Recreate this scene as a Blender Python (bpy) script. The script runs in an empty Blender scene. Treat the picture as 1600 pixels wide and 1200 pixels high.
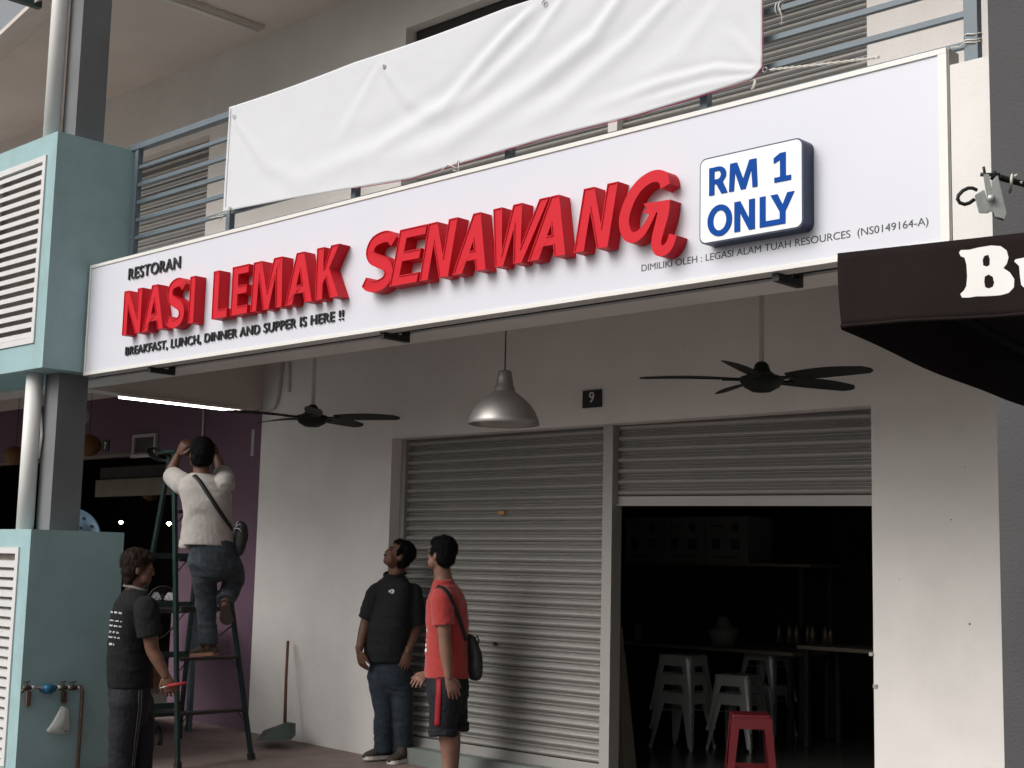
import bpy, bmesh, math, random
import numpy as np
from mathutils import Vector, Matrix, noise
random.seed(7)
C = bpy.context.scene.collection
R = math.radians
PI = math.pi

# ------------------------------------------------------------------ camera
F_PX, YAW, PITCH, ROLL, CAMZ = 2179.17, R(43.866), R(7.4476), R(1.3199), 1.48
fw = Vector((-math.sin(YAW) * math.cos(PITCH), math.cos(YAW) * math.cos(PITCH), math.sin(PITCH)))
rt0 = Vector((math.cos(YAW), math.sin(YAW), 0))
up0 = rt0.cross(fw)
rt = rt0 * math.cos(ROLL) + up0 * math.sin(ROLL)
up = up0 * math.cos(ROLL) - rt0 * math.sin(ROLL)
CAM = Vector((0, 0, CAMZ))
cam_data = bpy.data.cameras.new('camera')
cam = bpy.data.objects.new('camera', cam_data)
C.objects.link(cam)
cam_data.sensor_width = 36
cam_data.lens = 36 * F_PX / 1600
cam_data.clip_start = .05
cam_data.clip_end = 800
cam.matrix_world = Matrix(((rt.x, up.x, -fw.x, 0), (rt.y, up.y, -fw.y, 0), (rt.z, up.z, -fw.z, CAMZ), (0, 0, 0, 1)))
bpy.context.scene.camera = cam

# ------------------------------------------------------------------ sky, sun, exposure
SUN_EL, SUN_AZ = R(38), R(-105)          # direction the light comes from, angle in the XY plane from +X
w = bpy.data.worlds.new('World')
bpy.context.scene.world = w
w.use_nodes = True
nt = w.node_tree
nt.nodes.clear()
sky = nt.nodes.new('ShaderNodeTexSky')
sky.sky_type = 'NISHITA'
sky.sun_disc = False
sky.sun_elevation = SUN_EL
sky.sun_rotation = PI / 2 - SUN_AZ
sky.air_density = 1.5
sky.dust_density = 6
hsv = nt.nodes.new('ShaderNodeHueSaturation')
hsv.inputs['Saturation'].default_value = .16
bg = nt.nodes.new('ShaderNodeBackground')
bg.inputs['Strength'].default_value = .105
out = nt.nodes.new('ShaderNodeOutputWorld')
nt.links.new(sky.outputs[0], hsv.inputs['Color'])
nt.links.new(hsv.outputs[0], bg.inputs['Color'])
nt.links.new(bg.outputs[0], out.inputs['Surface'])
sl = bpy.data.lights.new('sun', 'SUN')
sl.energy = 1.6
sl.angle = R(42)
sl.color = (1.0, .965, .93)
so = bpy.data.objects.new('sun', sl)
C.objects.link(so)
sd = Vector((math.cos(SUN_AZ) * math.cos(SUN_EL), math.sin(SUN_AZ) * math.cos(SUN_EL), math.sin(SUN_EL)))
so.rotation_euler = sd.to_track_quat('Z', 'Y').to_euler()
so.location = (0, -5, 20)
vs = bpy.context.scene.view_settings
vs.view_transform = 'Standard'
vs.look = 'None'
vs.gamma = 1
vs.exposure = .14
vs.use_curve_mapping = False
bpy.context.scene.cycles.max_bounces = 8
bpy.context.scene.cycles.diffuse_bounces = 5


# ------------------------------------------------------------------ helpers
def ray(x, y):
    return fw + rt * ((x - 800) / F_PX) + up * ((600 - y) / F_PX)


def at(x, y, X=None, Y=None, Z=None, D=None):
    """where the sight line through a point of the photograph meets a plane of the street"""
    d = ray(x, y)
    if X is not None: t = X / d.x
    elif Y is not None: t = Y / d.y
    elif Z is not None: t = (Z - CAMZ) / d.z
    else: t = D
    return CAM + d * t


MATS = {}


def mat(name, col, rough=.7, var=.12, scale=6, bump=.15, bscale=60, metal=0, spec=.4, emit=None, trans=0, alpha=1,
        sheen=0, stretch=(1, 1, 1), dirt=0, dirtcol=(.08, .07, .06)):
    if name in MATS: return MATS[name]
    m = bpy.data.materials.new(name)
    m.use_nodes = True
    n = m.node_tree
    b = n.nodes['Principled BSDF']
    L = n.links.new
    tc = n.nodes.new('ShaderNodeTexCoord')
    mp = n.nodes.new('ShaderNodeMapping')
    mp.inputs['Scale'].default_value = stretch
    L(tc.outputs['Object'], mp.inputs['Vector'])
    n1 = n.nodes.new('ShaderNodeTexNoise')
    n1.inputs['Scale'].default_value = scale
    n1.inputs['Detail'].default_value = 6
    n1.inputs['Roughness'].default_value = .6
    L(mp.outputs[0], n1.inputs['Vector'])
    rp = n.nodes.new('ShaderNodeMapRange')
    rp.inputs[1].default_value = .3
    rp.inputs[2].default_value = .7
    rp.inputs[3].default_value = 1 - var
    rp.inputs[4].default_value = 1 + var
    L(n1.outputs['Fac'], rp.inputs[0])
    mx = n.nodes.new('ShaderNodeVectorMath')
    mx.operation = 'SCALE'
    mx.inputs[0].default_value = col[:3]
    L(rp.outputs[0], mx.inputs['Scale'])
    last = mx.outputs[0]
    if dirt:
        n3 = n.nodes.new('ShaderNodeTexNoise')
        n3.inputs['Scale'].default_value = 1.3
        n3.inputs['Detail'].default_value = 9
        n3.inputs['Roughness'].default_value = .72
        mp3 = n.nodes.new('ShaderNodeMapping')
        mp3.inputs['Scale'].default_value = (1, 1, .35)
        L(tc.outputs['Object'], mp3.inputs['Vector'])
        L(mp3.outputs[0], n3.inputs['Vector'])
        r3 = n.nodes.new('ShaderNodeMapRange')
        r3.inputs[1].default_value = .52
        r3.inputs[2].default_value = .8
        r3.inputs[3].default_value = 0
        r3.inputs[4].default_value = dirt
        L(n3.outputs['Fac'], r3.inputs[0])
        m3 = n.nodes.new('ShaderNodeMix')
        m3.data_type = 'RGBA'
        L(r3.outputs[0], m3.inputs[0])
        L(last, m3.inputs[6])
        m3.inputs[7].default_value = (*dirtcol, 1)
        last = m3.outputs[2]
    L(last, b.inputs['Base Color'])
    b.inputs['Roughness'].default_value = rough
    b.inputs['Metallic'].default_value = metal
    b.inputs['Specular IOR Level'].default_value = spec
    if bump:
        n2 = n.nodes.new('ShaderNodeTexNoise')
        n2.inputs['Scale'].default_value = bscale
        n2.inputs['Detail'].default_value = 4
        L(mp.outputs[0], n2.inputs['Vector'])
        bp = n.nodes.new('ShaderNodeBump')
        bp.inputs['Strength'].default_value = bump
        bp.inputs['Distance'].default_value = .01
        L(n2.outputs['Fac'], bp.inputs['Height'])
        L(bp.outputs[0], b.inputs['Normal'])
    if emit:
        b.inputs['Emission Color'].default_value = (*emit[:3], 1)
        b.inputs['Emission Strength'].default_value = emit[3]
    if trans: b.inputs['Transmission Weight'].default_value = trans
    if alpha < 1: b.inputs['Alpha'].default_value = alpha
    if sheen: b.inputs['Sheen Weight'].default_value = sheen
    MATS[name] = m
    return m


def link(name, me, m=None, parent=None, loc=None, smooth=False):
    o = bpy.data.objects.new(name, me)
    C.objects.link(o)
    if m: me.materials.append(m)
    if parent: o.parent = parent
    if loc: o.location = loc
    if smooth: me.shade_smooth()
    return o


def tag(o, label=None, cat=None, group=None, kind=None):
    if label: o['label'] = label
    if cat: o['category'] = cat
    if group: o['group'] = group
    if kind: o['kind'] = kind
    return o


def thing(name, label, cat, loc=(0, 0, 0), group=None, rz=0):
    o = bpy.data.objects.new(name, None)
    C.objects.link(o)
    o.location = loc
    o.rotation_euler = (0, 0, rz)
    o.empty_display_size = .1
    return tag(o, label, cat, group)


def obj(name, bm, m, parent=None, smooth=False, origin=None):
    """bm holds world coordinates; the object is placed so that its parent's transform is respected"""
    me = bpy.data.meshes.new(name)
    bmesh.ops.recalc_face_normals(bm, faces=bm.faces)
    bm.to_mesh(me)
    bm.free()
    return link(name, me, m, parent, smooth=smooth)


def box(bm, x0, x1, y0, y1, z0, z1, bevel=0):
    r = bmesh.ops.create_cube(bm, size=1)
    for v in r['verts']:
        v.co = Vector(((x0 + x1) / 2 + v.co.x * (x1 - x0), (y0 + y1) / 2 + v.co.y * (y1 - y0), (z0 + z1) / 2 + v.co.z * (z1 - z0)))
    if bevel:
        es = list({e for v in r['verts'] for e in v.link_edges})
        bmesh.ops.bevel(bm, geom=es, offset=bevel, segments=2, profile=.6, affect='EDGES')
    return bm


def boxes(name, lst, m, parent=None, bevel=0):
    bm = bmesh.new()
    for b in lst: box(bm, *b, bevel=bevel)
    return obj(name, bm, m, parent)


def frame_of(d):
    d = d.normalized()
    a = Vector((0, 0, 1)) if abs(d.z) < .9 else Vector((1, 0, 0))
    s = d.cross(a).normalized()
    return s, s.cross(d).normalized()


def tube(bm, pts, r, seg=10, closed=False, caps=True):
    """round tube along pts; r one radius or a list"""
    pts = [Vector(p) for p in pts]
    n = len(pts)
    rr = r if isinstance(r, (list, tuple)) else [r] * n
    rings = []
    s = None
    for i, p in enumerate(pts):
        if closed: d = (pts[(i + 1) % n] - pts[i - 1])
        else: d = pts[min(i + 1, n - 1)] - pts[max(i - 1, 0)]
        if d.length < 1e-9: d = Vector((0, 0, 1))
        d.normalize()
        if s is None: s, _ = frame_of(d)
        s = (s - d * s.dot(d)).normalized()
        t = d.cross(s)
        rings.append([bm.verts.new(p + (s * math.cos(a) + t * math.sin(a)) * rr[i]) for a in [2 * PI * k / seg for k in range(seg)]])
    m = n if closed else n - 1
    for i in range(m):
        A, B = rings[i], rings[(i + 1) % n]
        for k in range(seg):
            bm.faces.new((A[k], A[(k + 1) % seg], B[(k + 1) % seg], B[k]))
    if caps and not closed:
        bm.faces.new(rings[0][::-1])
        bm.faces.new(rings[-1])
    return bm


def bar(bm, p0, p1, w, h, side=None):
    """rectangular bar from p0 to p1, w along side, h across"""
    p0, p1 = Vector(p0), Vector(p1)
    d = (p1 - p0).normalized()
    if side is None: s, t = frame_of(d)
    else:
        s = Vector(side)
        s = (s - d * s.dot(d)).normalized()
        t = d.cross(s)
    q = []
    for p in (p0, p1):
        q.append([bm.verts.new(p + s * (w / 2 * a) + t * (h / 2 * b)) for a, b in ((-1, -1), (1, -1), (1, 1), (-1, 1))])
    for k in range(4): bm.faces.new((q[0][k], q[0][(k + 1) % 4], q[1][(k + 1) % 4], q[1][k]))
    bm.faces.new(q[0][::-1])
    bm.faces.new(q[1])
    return bm


def lathe(bm, prof, c, seg=40, axis=(0, 0, 1)):
    """prof: (radius, height) list round axis through c"""
    ax = Vector(axis).normalized()
    s, t = frame_of(ax)
    c = Vector(c)
    rings = []
    for r, h in prof:
        if r < 1e-6: rings.append([bm.verts.new(c + ax * h)])
        else: rings.append([bm.verts.new(c + ax * h + (s * math.cos(2 * PI * k / seg) + t * math.sin(2 * PI * k / seg)) * r) for k in range(seg)])
    for A, B in zip(rings, rings[1:]):
        for k in range(seg):
            k2 = (k + 1) % seg
            f = []
            f.append(A[k] if len(A) > 1 else A[0])
            if len(A) > 1: f.append(A[k2])
            f.append(B[k2] if len(B) > 1 else B[0])
            if len(B) > 1: f.append(B[k])
            if len(f) > 2: bm.faces.new(f)
    return bm


def prism(bm, poly, y0, y1):
    """closed outline in (x, z), from depth y0 to y1"""
    A = [bm.verts.new((x, y0, z)) for x, z in poly]
    B = [bm.verts.new((x, y1, z)) for x, z in poly]
    n = len(poly)
    for k in range(n): bm.faces.new((A[k], A[(k + 1) % n], B[(k + 1) % n], B[k]))
    bm.faces.new(A[::-1])
    bm.faces.new(B)
    return bm


def copy(o, parent=None, loc=None):
    c = o.copy()
    C.objects.link(c)
    if parent: c.parent = parent
    if loc is not None: c.location = loc
    return c


def copy_tree(o, parent=None):
    c = o.copy()
    C.objects.link(c)
    if parent is not None: c.parent = parent
    for ch in list(o.children): copy_tree(ch, c)
    return c


def eval_mesh(o):
    dg = bpy.context.evaluated_depsgraph_get()
    me = bpy.data.meshes.new_from_object(o.evaluated_get(dg))
    return me


def curve_mesh(contours, depth, y_front, parent, name, m, lip=True, bevel=0):
    """flat outline(s) in (x, z), extruded backwards from y_front; inner outlines become holes"""
    cu = bpy.data.curves.new('outline', 'CURVE')
    cu.dimensions = '2D'
    cu.fill_mode = 'BOTH'
    cu.extrude = depth / 2
    cu.bevel_depth = bevel
    for ct in contours:
        sp = cu.splines.new('POLY')
        sp.points.add(len(ct) - 1)
        for i, (x, z) in enumerate(ct): sp.points[i].co = (x, z, 0, 1)
        sp.use_cyclic_u = True
    o = bpy.data.objects.new('tmp', cu)
    C.objects.link(o)
    me = eval_mesh(o)
    bpy.data.objects.remove(o)
    bm = bmesh.new()
    bm.from_mesh(me)
    bmesh.ops.remove_doubles(bm, verts=bm.verts, dist=1e-5)
    # (x, y, z) -> (x, y_front + depth/2 - z, y)
    for v in bm.verts: v.co = Vector((v.co.x, y_front + depth / 2 - v.co.z, v.co.y))
    bm.normal_update()
    if lip:
        ff = [f for f in bm.faces if abs(f.calc_center_median().y - y_front) < 1e-4 and abs(f.normal.y) > .9]
        if ff:
            bmesh.ops.inset_region(bm, faces=ff, thickness=.0055, depth=0, use_even_offset=True)
            ff2 = [f for f in ff if f.is_valid]
            vs_ = {v for f in ff2 for v in f.verts}
            ring = bmesh.ops.extrude_face_region(bm, geom=ff2)
            for e in ring['geom']:
                if isinstance(e, bmesh.types.BMVert): e.co.y += .005
            bmesh.ops.delete(bm, geom=ff2, context='FACES_ONLY')
    for f_ in bm.faces: f_.smooth = False
    return obj(name, bm, m, parent)


def stroke(pts, t, n=10, ends=None):
    """outline of a thick stroke through pts (catmull-rom), t thickness or list"""
    P = [Vector((p[0], p[1])) for p in pts]
    tt = t if isinstance(t, (list, tuple)) else [t] * len(P)
    c, th = [], []
    for i in range(len(P) - 1):
        p0, p1, p2, p3 = P[max(i - 1, 0)], P[i], P[i + 1], P[min(i + 2, len(P) - 1)]
        for k in range(n):
            u = k / n
            c.append(.5 * ((2 * p1) + (p2 - p0) * u + (2 * p0 - 5 * p1 + 4 * p2 - p3) * u * u + (3 * p1 - p0 - 3 * p2 + p3) * u ** 3))
            th.append(tt[i] * (1 - u) + tt[i + 1] * u)
    c.append(P[-1])
    th.append(tt[-1])
    Lf, Rg = [], []
    for i, p in enumerate(c):
        d = (c[min(i + 1, len(c) - 1)] - c[max(i - 1, 0)]).normalized()
        nn = Vector((-d.y, d.x))
        Lf.append(p + nn * th[i] / 2)
        Rg.append(p - nn * th[i] / 2)
    return [tuple(v) for v in Lf + Rg[::-1]]


def text_mesh(s, x0, x1, z0, z1, y, depth, parent, name, m, bold=0.0, spacing=1.0, shear=0.0):
    """lettering fitted to a rectangle of the plane y, facing -Y"""
    cu = bpy.data.curves.new('text', 'FONT')
    cu.body = s
    cu.size = 1
    cu.space_character = spacing
    cu.offset = bold
    cu.extrude = .5
    cu.shear = shear
    cu.resolution_u = 6
    o = bpy.data.objects.new('tmp', cu)
    C.objects.link(o)
    me = eval_mesh(o)
    bpy.data.objects.remove(o)
    co = np.empty(len(me.vertices) * 3)
    me.vertices.foreach_get('co', co)
    co = co.reshape(-1, 3)
    mn, mxx = co.min(0), co.max(0)
    q = (co - mn) / (mxx - mn)
    nw = np.stack([x0 + q[:, 0] * (x1 - x0), y + depth * (1 - q[:, 2]), z0 + q[:, 1] * (z1 - z0)], 1)
    me.vertices.foreach_set('co', nw.ravel())
    me.update()
    me.materials.clear()
    if name != 'letter': return link(name, me, m, parent)
    bm = bmesh.new()
    bm.from_mesh(me)
    bpy.data.meshes.remove(me)
    seen, outp = set(), []
    for v0 in bm.verts:
        if v0 in seen: continue
        isl, st_ = set(), [v0]
        while st_:
            v_ = st_.pop()
            if v_ in isl: continue
            isl.add(v_)
            st_ += [e.other_vert(v_) for e in v_.link_edges if e.other_vert(v_) not in isl]
        seen |= isl
        b2 = bmesh.new()
        mp = {v_: b2.verts.new(v_.co) for v_ in isl}
        for f_ in {f_ for v_ in isl for f_ in v_.link_faces}: b2.faces.new([mp[v_] for v_ in f_.verts])
        m3 = bpy.data.meshes.new('letter')
        b2.to_mesh(m3)
        b2.free()
        o3 = link('letter', m3, m, parent)
        o3.location = -off_of(parent)
        outp.append(o3)
    bm.free()
    return outp


# ------------------------------------------------------------------ materials
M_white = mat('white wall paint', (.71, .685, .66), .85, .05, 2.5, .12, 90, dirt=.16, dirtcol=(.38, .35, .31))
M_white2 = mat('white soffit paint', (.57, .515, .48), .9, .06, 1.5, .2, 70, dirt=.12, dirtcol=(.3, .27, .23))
M_upwall = mat('balcony wall paint', (.70, .67, .64), .85, .05, 2.5, .25, 90, dirt=.10, dirtcol=(.35, .32, .28))
M_purple = mat('purple wall paint', (.125, .072, .108), .8, .08, 3, .25, 90, dirt=.15, dirtcol=(.1, .06, .1))
M_tealF = mat('teal wall paint', (.30, .435, .45), .85, .07, 4, .3, 120, dirt=.38, dirtcol=(.17, .27, .265))
M_greycol = mat('grey column paint', (.068, .067, .069), .8, .08, 3, .3, 90, dirt=.2, dirtcol=(.09, .085, .08))
M_darkcol = mat('dark grey column paint', (.16, .165, .17), .8, .1, 3, .2, 70, dirt=.2, dirtcol=(.06, .06, .055))
M_floor = mat('brown cement floor', (.22, .165, .15), .62, .16, 5, .2, 120, dirt=.4, dirtcol=(.12, .09, .08))
M_step = mat('grey green step', (.17, .19, .175), .8, .1, 5, .2, 80, dirt=.3)
M_asphalt = mat('asphalt', (.13, .128, .125), .85, .2, 12, .5, 200)
M_shutter = mat('galvanised shutter paint', (.335, .325, .31), .45, .03, 3, 0, 60, metal=.25, spec=.4, dirt=.25, dirtcol=(.2, .18, .16))
M_steel = mat('grey blue railing paint', (.115, .15, .175), .45, .08, 6, .05, 60, spec=.5)
M_black = mat('black painted steel', (.012, .012, .012), .5, .1, 6, .05, 60)
M_signface = mat('white sign sheet', (.61, .615, .67), .35, .012, 2, .02, 5, spec=.45)
M_signframe = mat('white aluminium trim', (.70, .685, .65), .4, .02, 4, .02, 40, spec=.5)
M_signedge = mat('bare aluminium edge', (.45, .45, .44), .4, .05, 4, .02, 40, metal=.5)
M_red = mat('red channel letter', (.56, .010, .022), .5, .03, 5, .03, 50, spec=.2)
M_blue = mat('blue lettering', (.004, .06, .30), .6, .03, 5, 0, spec=.08)
M_navy = mat('navy box side', (.012, .026, .075), .4, .05, 5, .03, 50, spec=.5)
M_boxwhite = mat('white acrylic', (.80, .80, .82), .35, .01, 4, 0)
M_print = mat('black acrylic lettering', (.012, .012, .013), .4, .05, 5, 0)
M_print2 = mat('dark printed lettering', (.055, .055, .06), .5, .05, 5, 0)
M_banner = mat('white tarpaulin', (.60, .605, .63), .75, .012, 3, .08, 30, spec=.2)
M_magenta = mat('magenta banner back', (.45, .03, .12), .6, .05, 5, 0)
M_pvc = mat('white pvc pipe', (.72, .71, .69), .45, .04, 3, .03, 40, dirt=.1, dirtcol=(.4, .38, .33))
M_louvre = mat('white louvre metal', (.62, .615, .61), .5, .04, 5, .03, 60, dirt=.2, dirtcol=(.4, .36, .32))
M_gap = mat('dusty louvre backing', (.36, .325, .29), .9, .15, 9, .2, 60)
M_fan = mat('dark ceiling fan plastic', (.008, .010, .009), .6, .1, 8, .02, 40, spec=.2)
M_alu = mat('brushed aluminium shade', (.36, .345, .33), .45, .05, 5, .03, 60, metal=.8)
M_skin = mat('brown skin', (.135, .066, .043), .5, .12, 14, .12, 120, spec=.35)
M_skin2 = mat('lighter brown skin', (.215, .115, .082), .5, .12, 14, .12, 120, spec=.35)
M_hair = mat('black hair', (.006, .0055, .0055), .7, .3, 60, .7, 160, spec=.12, stretch=(1, 1, .3))
M_hairbrown = mat('dark brown tinted hair', (.020, .011, .008), .65, .5, 30, .7, 160, spec=.15, stretch=(1, 1, .3))
M_redshirt = mat('red cotton', (.37, .033, .029), .85, .08, 12, .25, 180, sheen=.3)
M_polo = mat('charcoal polo cotton', (.017, .018, .019), .9, .1, 12, .3, 220, spec=.2)
M_tee = mat('faded black cotton', (.011, .011, .012), .9, .14, 10, .3, 200, spec=.2)
M_creamtee = mat('off white cotton', (.36, .335, .315), .9, .05, 9, .12, 160, sheen=.2, dirt=.15, dirtcol=(.4, .34, .28))
M_jeans = mat('dark blue denim', (.022, .032, .046), .9, .25, 16, .4, 260)
M_jeans2 = mat('grey blue denim', (.032, .041, .050), .9, .3, 14, .4, 260)
M_track = mat('navy track cotton', (.007, .008, .013), .85, .15, 12, .3, 160)
M_shoe = mat('dark brown canvas', (.05, .038, .028), .85, .1, 20, .3, 150)
M_sole = mat('white rubber sole', (.60, .57, .52), .6, .08, 12, .1, 60)
M_bag = mat('black nylon bag', (.014, .014, .016), .6, .15, 12, .3, 160)
M_redstripe = mat('red stripe cloth', (.26, .008, .014), .7, .05, 10, .1, 100)
M_ladder = mat('dull green ladder paint', (.018, .045, .042), .5, .25, 9, .1, 80, metal=.3, dirt=.45, dirtcol=(.10, .08, .06))
M_tread = mat('dark ladder tread', (.03, .028, .026), .6, .2, 9, .1, 80)
M_awning = mat('dark brown awning canvas', (.013, .0085, .008), .9, .1, 8, .3, 240, spec=.15)
M_awnprint = mat('white canvas print', (.78, .76, .74), .7, .02, 8, .05, 80)
M_copper = mat('aged copper pipe', (.16, .105, .085), .5, .3, 12, .15, 50, metal=.4)
M_brass = mat('tarnished brass', (.09, .065, .045), .45, .3, 20, .2, 60, metal=.6)
M_meter = mat('blue water meter enamel', (.012, .09, .17), .4, .15, 15, .1, 60)
M_tape = mat('white thread tape', (.7, .7, .7), .6, .05, 10, .1, 60)
M_green = mat('dark green plastic', (.012, .032, .024), .5, .2, 8, .1, 60, dirt=.5, dirtcol=(.04, .04, .035))
M_wood = mat('brown wooden handle', (.12, .055, .03), .6, .2, 12, .15, 60, stretch=(1, 1, .1))
M_stool = mat('white painted steel stool', (.36, .36, .355), .35, .08, 6, .03, 40, metal=.2, dirt=.2)
M_redplastic = mat('red plastic stool', (.13, .010, .014), .4, .12, 6, .03, 40)
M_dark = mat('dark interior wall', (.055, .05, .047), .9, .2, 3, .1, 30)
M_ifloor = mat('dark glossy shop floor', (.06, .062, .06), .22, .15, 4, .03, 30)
M_carton = mat('white carton', (.19, .19, .18), .8, .06, 6, .05, 50)
M_cartonprint = mat('dark carton print', (.06, .045, .08), .8, .1, 6, 0)
M_board = mat('pale plywood', (.19, .16, .12), .7, .15, 7, .1, 50, stretch=(.2, 1, 1))
M_woodd = mat('dusty brown plank', (.13, .105, .085), .8, .2, 7, .1, 50, stretch=(1, 1, .2))
M_blueplastic = mat('light blue plastic', (.16, .25, .34), .45, .06, 7, .03, 40)
M_yellow = mat('yellow paper lantern', (.12, .055, .015), .7, .08, 9, .15, 60)
M_paper = mat('white paper lantern', (.42, .38, .37), .7, .05, 9, .15, 60)
M_tubeon = mat('lit fluorescent tube', (.9, .9, .9), .4, 0, 5, 0, emit=(1, .99, .97, 9))
M_bulb = mat('lit bulb', (.9, .8, .6), .4, 0, 5, 0, emit=(1, .86, .62, 40))
M_plate = mat('black number plate', (.010, .010, .011), .4, .05, 5, 0)
M_platenum = mat('pale plate numeral', (.62, .60, .58), .6, .02, 5, 0)
M_flood = mat('grey cast floodlight housing', (.36, .385, .36), .55, .08, 15, .15, 80)
M_floodfront = mat('floodlight frame grey', (.42, .44, .42), .5, .06, 15, .12, 80)
M_glass = mat('dark lamp glass', (.05, .05, .05), .08, .05, 5, 0)
M_cord = mat('white nylon cord', (.6, .57, .52), .8, .1, 40, .2, 200)
M_bluegrey = mat('blue grey painted steel', (.08, .125, .16), .55, .2, 8, .05, 60, dirt=.2)
M_cream = mat('cream signboard', (.14, .13, .10), .8, .15, 7, .05, 50)
M_roofteal = mat('dark green fascia', (.03, .06, .055), .6, .1, 6, .05, 50)
M_plasticbag = mat('clear plastic bag', (.75, .78, .76), .18, .03, 8, .5, 22, trans=.55, spec=.5)
M_fish = mat('brown scraps in bag', (.10, .075, .04), .7, .2, 20, .2, 60)
M_orange = mat('orange sticker', (.50, .24, .05), .6, .1, 20, 0)
M_tapewhite = mat('masking tape strip', (.36, .33, .34), .8, .05, 20, .1, 60)

# ------------------------------------------------------------------ ground
def floor_z(x, y): return -.019 * (x + 8.7) - .018 * (7.3 - y)


bm = bmesh.new()
for (x0, x1) in ((-24, -15), (-15, -10.06), (-10.06, -2.35), (-2.35, 6)):
    v = [bm.verts.new((x, y, floor_z(x, y))) for x, y in ((x0, 4.62), (x1, 4.62), (x1, 7.3), (x0, 7.3))]
    bm.faces.new(v)
    u = [bm.verts.new((x, 4.62, floor_z(x, 4.62) - dz)) for x, dz in ((x0, 0), (x1, 0))] + [bm.verts.new((x, 4.62, -.62)) for x in (x1, x0)]
    bm.faces.new(u)
tag(obj('walkway_floor', bm, M_floor), kind='structure')
bm = bmesh.new()
bmesh.ops.create_grid(bm, x_segments=4, y_segments=4, size=400)
for v in bm.verts: v.co.z = -.5
tag(obj('road', bm, M_asphalt), kind='structure')
tag(boxes('drain_kerb', [(-24, 6, 4.30, 4.42, -.5, -.32)], M_step), kind='structure')

# ------------------------------------------------------------------ the white shophouse
YW, YS = 7.3, 7.45
XL, XR, XM = -8.32, -4.10, -6.16
HEAD, CEIL = 2.462, 3.25
house = thing('shophouse', 'white painted shophouse unit nine with grey roller shutters under a balcony', 'building', (-6.2, 7.3, 0))
HP = Vector(house.location)


def hpart(name, lst, m, parent=house, bevel=0):
    bm = bmesh.new()
    for b in lst: box(bm, *b, bevel=bevel)
    p = parent
    off = Vector((0, 0, 0))
    while p is not None:
        off += p.location
        p = p.parent
    bmesh.ops.translate(bm, verts=bm.verts, vec=-off)
    return obj(name, bm, m, parent)


def off_of(p):
    off = Vector((0, 0, 0))
    while p is not None:
        off += p.location
        p = p.parent
    return off


def pobj(name, bm, m, parent, smooth=False):
    """world-coordinate bmesh under a parent that may stand off the origin"""
    bmesh.ops.translate(bm, verts=bm.verts, vec=-off_of(parent))
    return obj(name, bm, m, parent, smooth)


def unshift(o):
    """mesh written in world coordinates: move it back under its parent"""
    o.location = -off_of(o.parent)
    return o


hpart('wall', [(-10.06, XL, YW, YW + .22, -.1, CEIL), (XR, -2.30, YW, YW + .22, -.3, CEIL), (XL, XR, YW, YW + .22, HEAD, CEIL)], M_white)
hpart('wall', [(-11.11, XL, YW, YW + .22, CEIL + .15, 6.4), (XR, -1.2, YW, YW + .22, CEIL + .15, 6.4), (XL, XR, YW, YW + .22, 5.86, 6.4)], M_upwall)
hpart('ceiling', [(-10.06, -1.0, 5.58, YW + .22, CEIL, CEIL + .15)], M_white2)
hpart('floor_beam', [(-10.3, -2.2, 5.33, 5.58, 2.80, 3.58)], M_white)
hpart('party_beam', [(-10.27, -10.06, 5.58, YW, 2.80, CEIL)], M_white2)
hpart('parapet_cap', [(-9.2, -2.46, 5.30, 5.60, 3.58, 3.60)], M_white)
hpart('side_pier', [(-2.475, -2.287, 5.06, 5.329, 2.4, 3.508)], M_white)
hpart('door_step', [(XL, XR, YW + .002, YW + 3, -.12, .10)], M_step)
# upper ceiling, cut off on the skew, with an eave sloping down and out from it
def sheet_solid(name, poly, th, m, parent):
    bm = bmesh.new()
    A = [bm.verts.new(p) for p in poly]
    B = [bm.verts.new((p[0], p[1], p[2] + th)) for p in poly]
    bm.faces.new(A)
    bm.faces.new(B[::-1])
    for k in range(len(A)): bm.faces.new((A[k], B[k], B[(k + 1) % len(A)], A[(k + 1) % len(A)]))
    return pobj(name, bm, m, parent)


I1, I2 = at(0, 95, Z=6.3), at(115, 0, Z=6.3)
O1, O2 = at(0, 55, Z=5.9), at(50, 8, Z=5.9)
Ia, Ib = I1 + (I1 - I2) * 1.6, I2 + (I2 - I1) * .45
Oa, Ob = O1 + (O1 - O2) * 5.4, O2 + (O2 - O1) * .9
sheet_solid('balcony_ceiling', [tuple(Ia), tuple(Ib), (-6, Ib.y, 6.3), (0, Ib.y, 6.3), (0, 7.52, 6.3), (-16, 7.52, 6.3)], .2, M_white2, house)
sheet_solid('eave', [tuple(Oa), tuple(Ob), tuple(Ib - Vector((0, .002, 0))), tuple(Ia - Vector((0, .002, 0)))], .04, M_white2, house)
bm = bmesh.new()
bar(bm, O2 + Vector((.02, .06, .03)), O2 + Vector((.02, -1.3, .03)), .06, .10, (1, 0, 0))
pobj('eave_trim', bm, M_roofteal, house)
# small casing round the openings, real reveals
hpart('door_mullion', [(XM - .04, XM + .045, YS - .075, YS + .03, .10, HEAD)], M_shutter)
hpart('shutter_guide', [(XL + .002, XL + .055, YS - .05, YS + .03, .10, HEAD)], M_shutter)
hpart('shutter_guide', [(XR - .055, XR - .002, YS + .0, YS + .03, 1.9, HEAD)], M_shutter)


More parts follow.
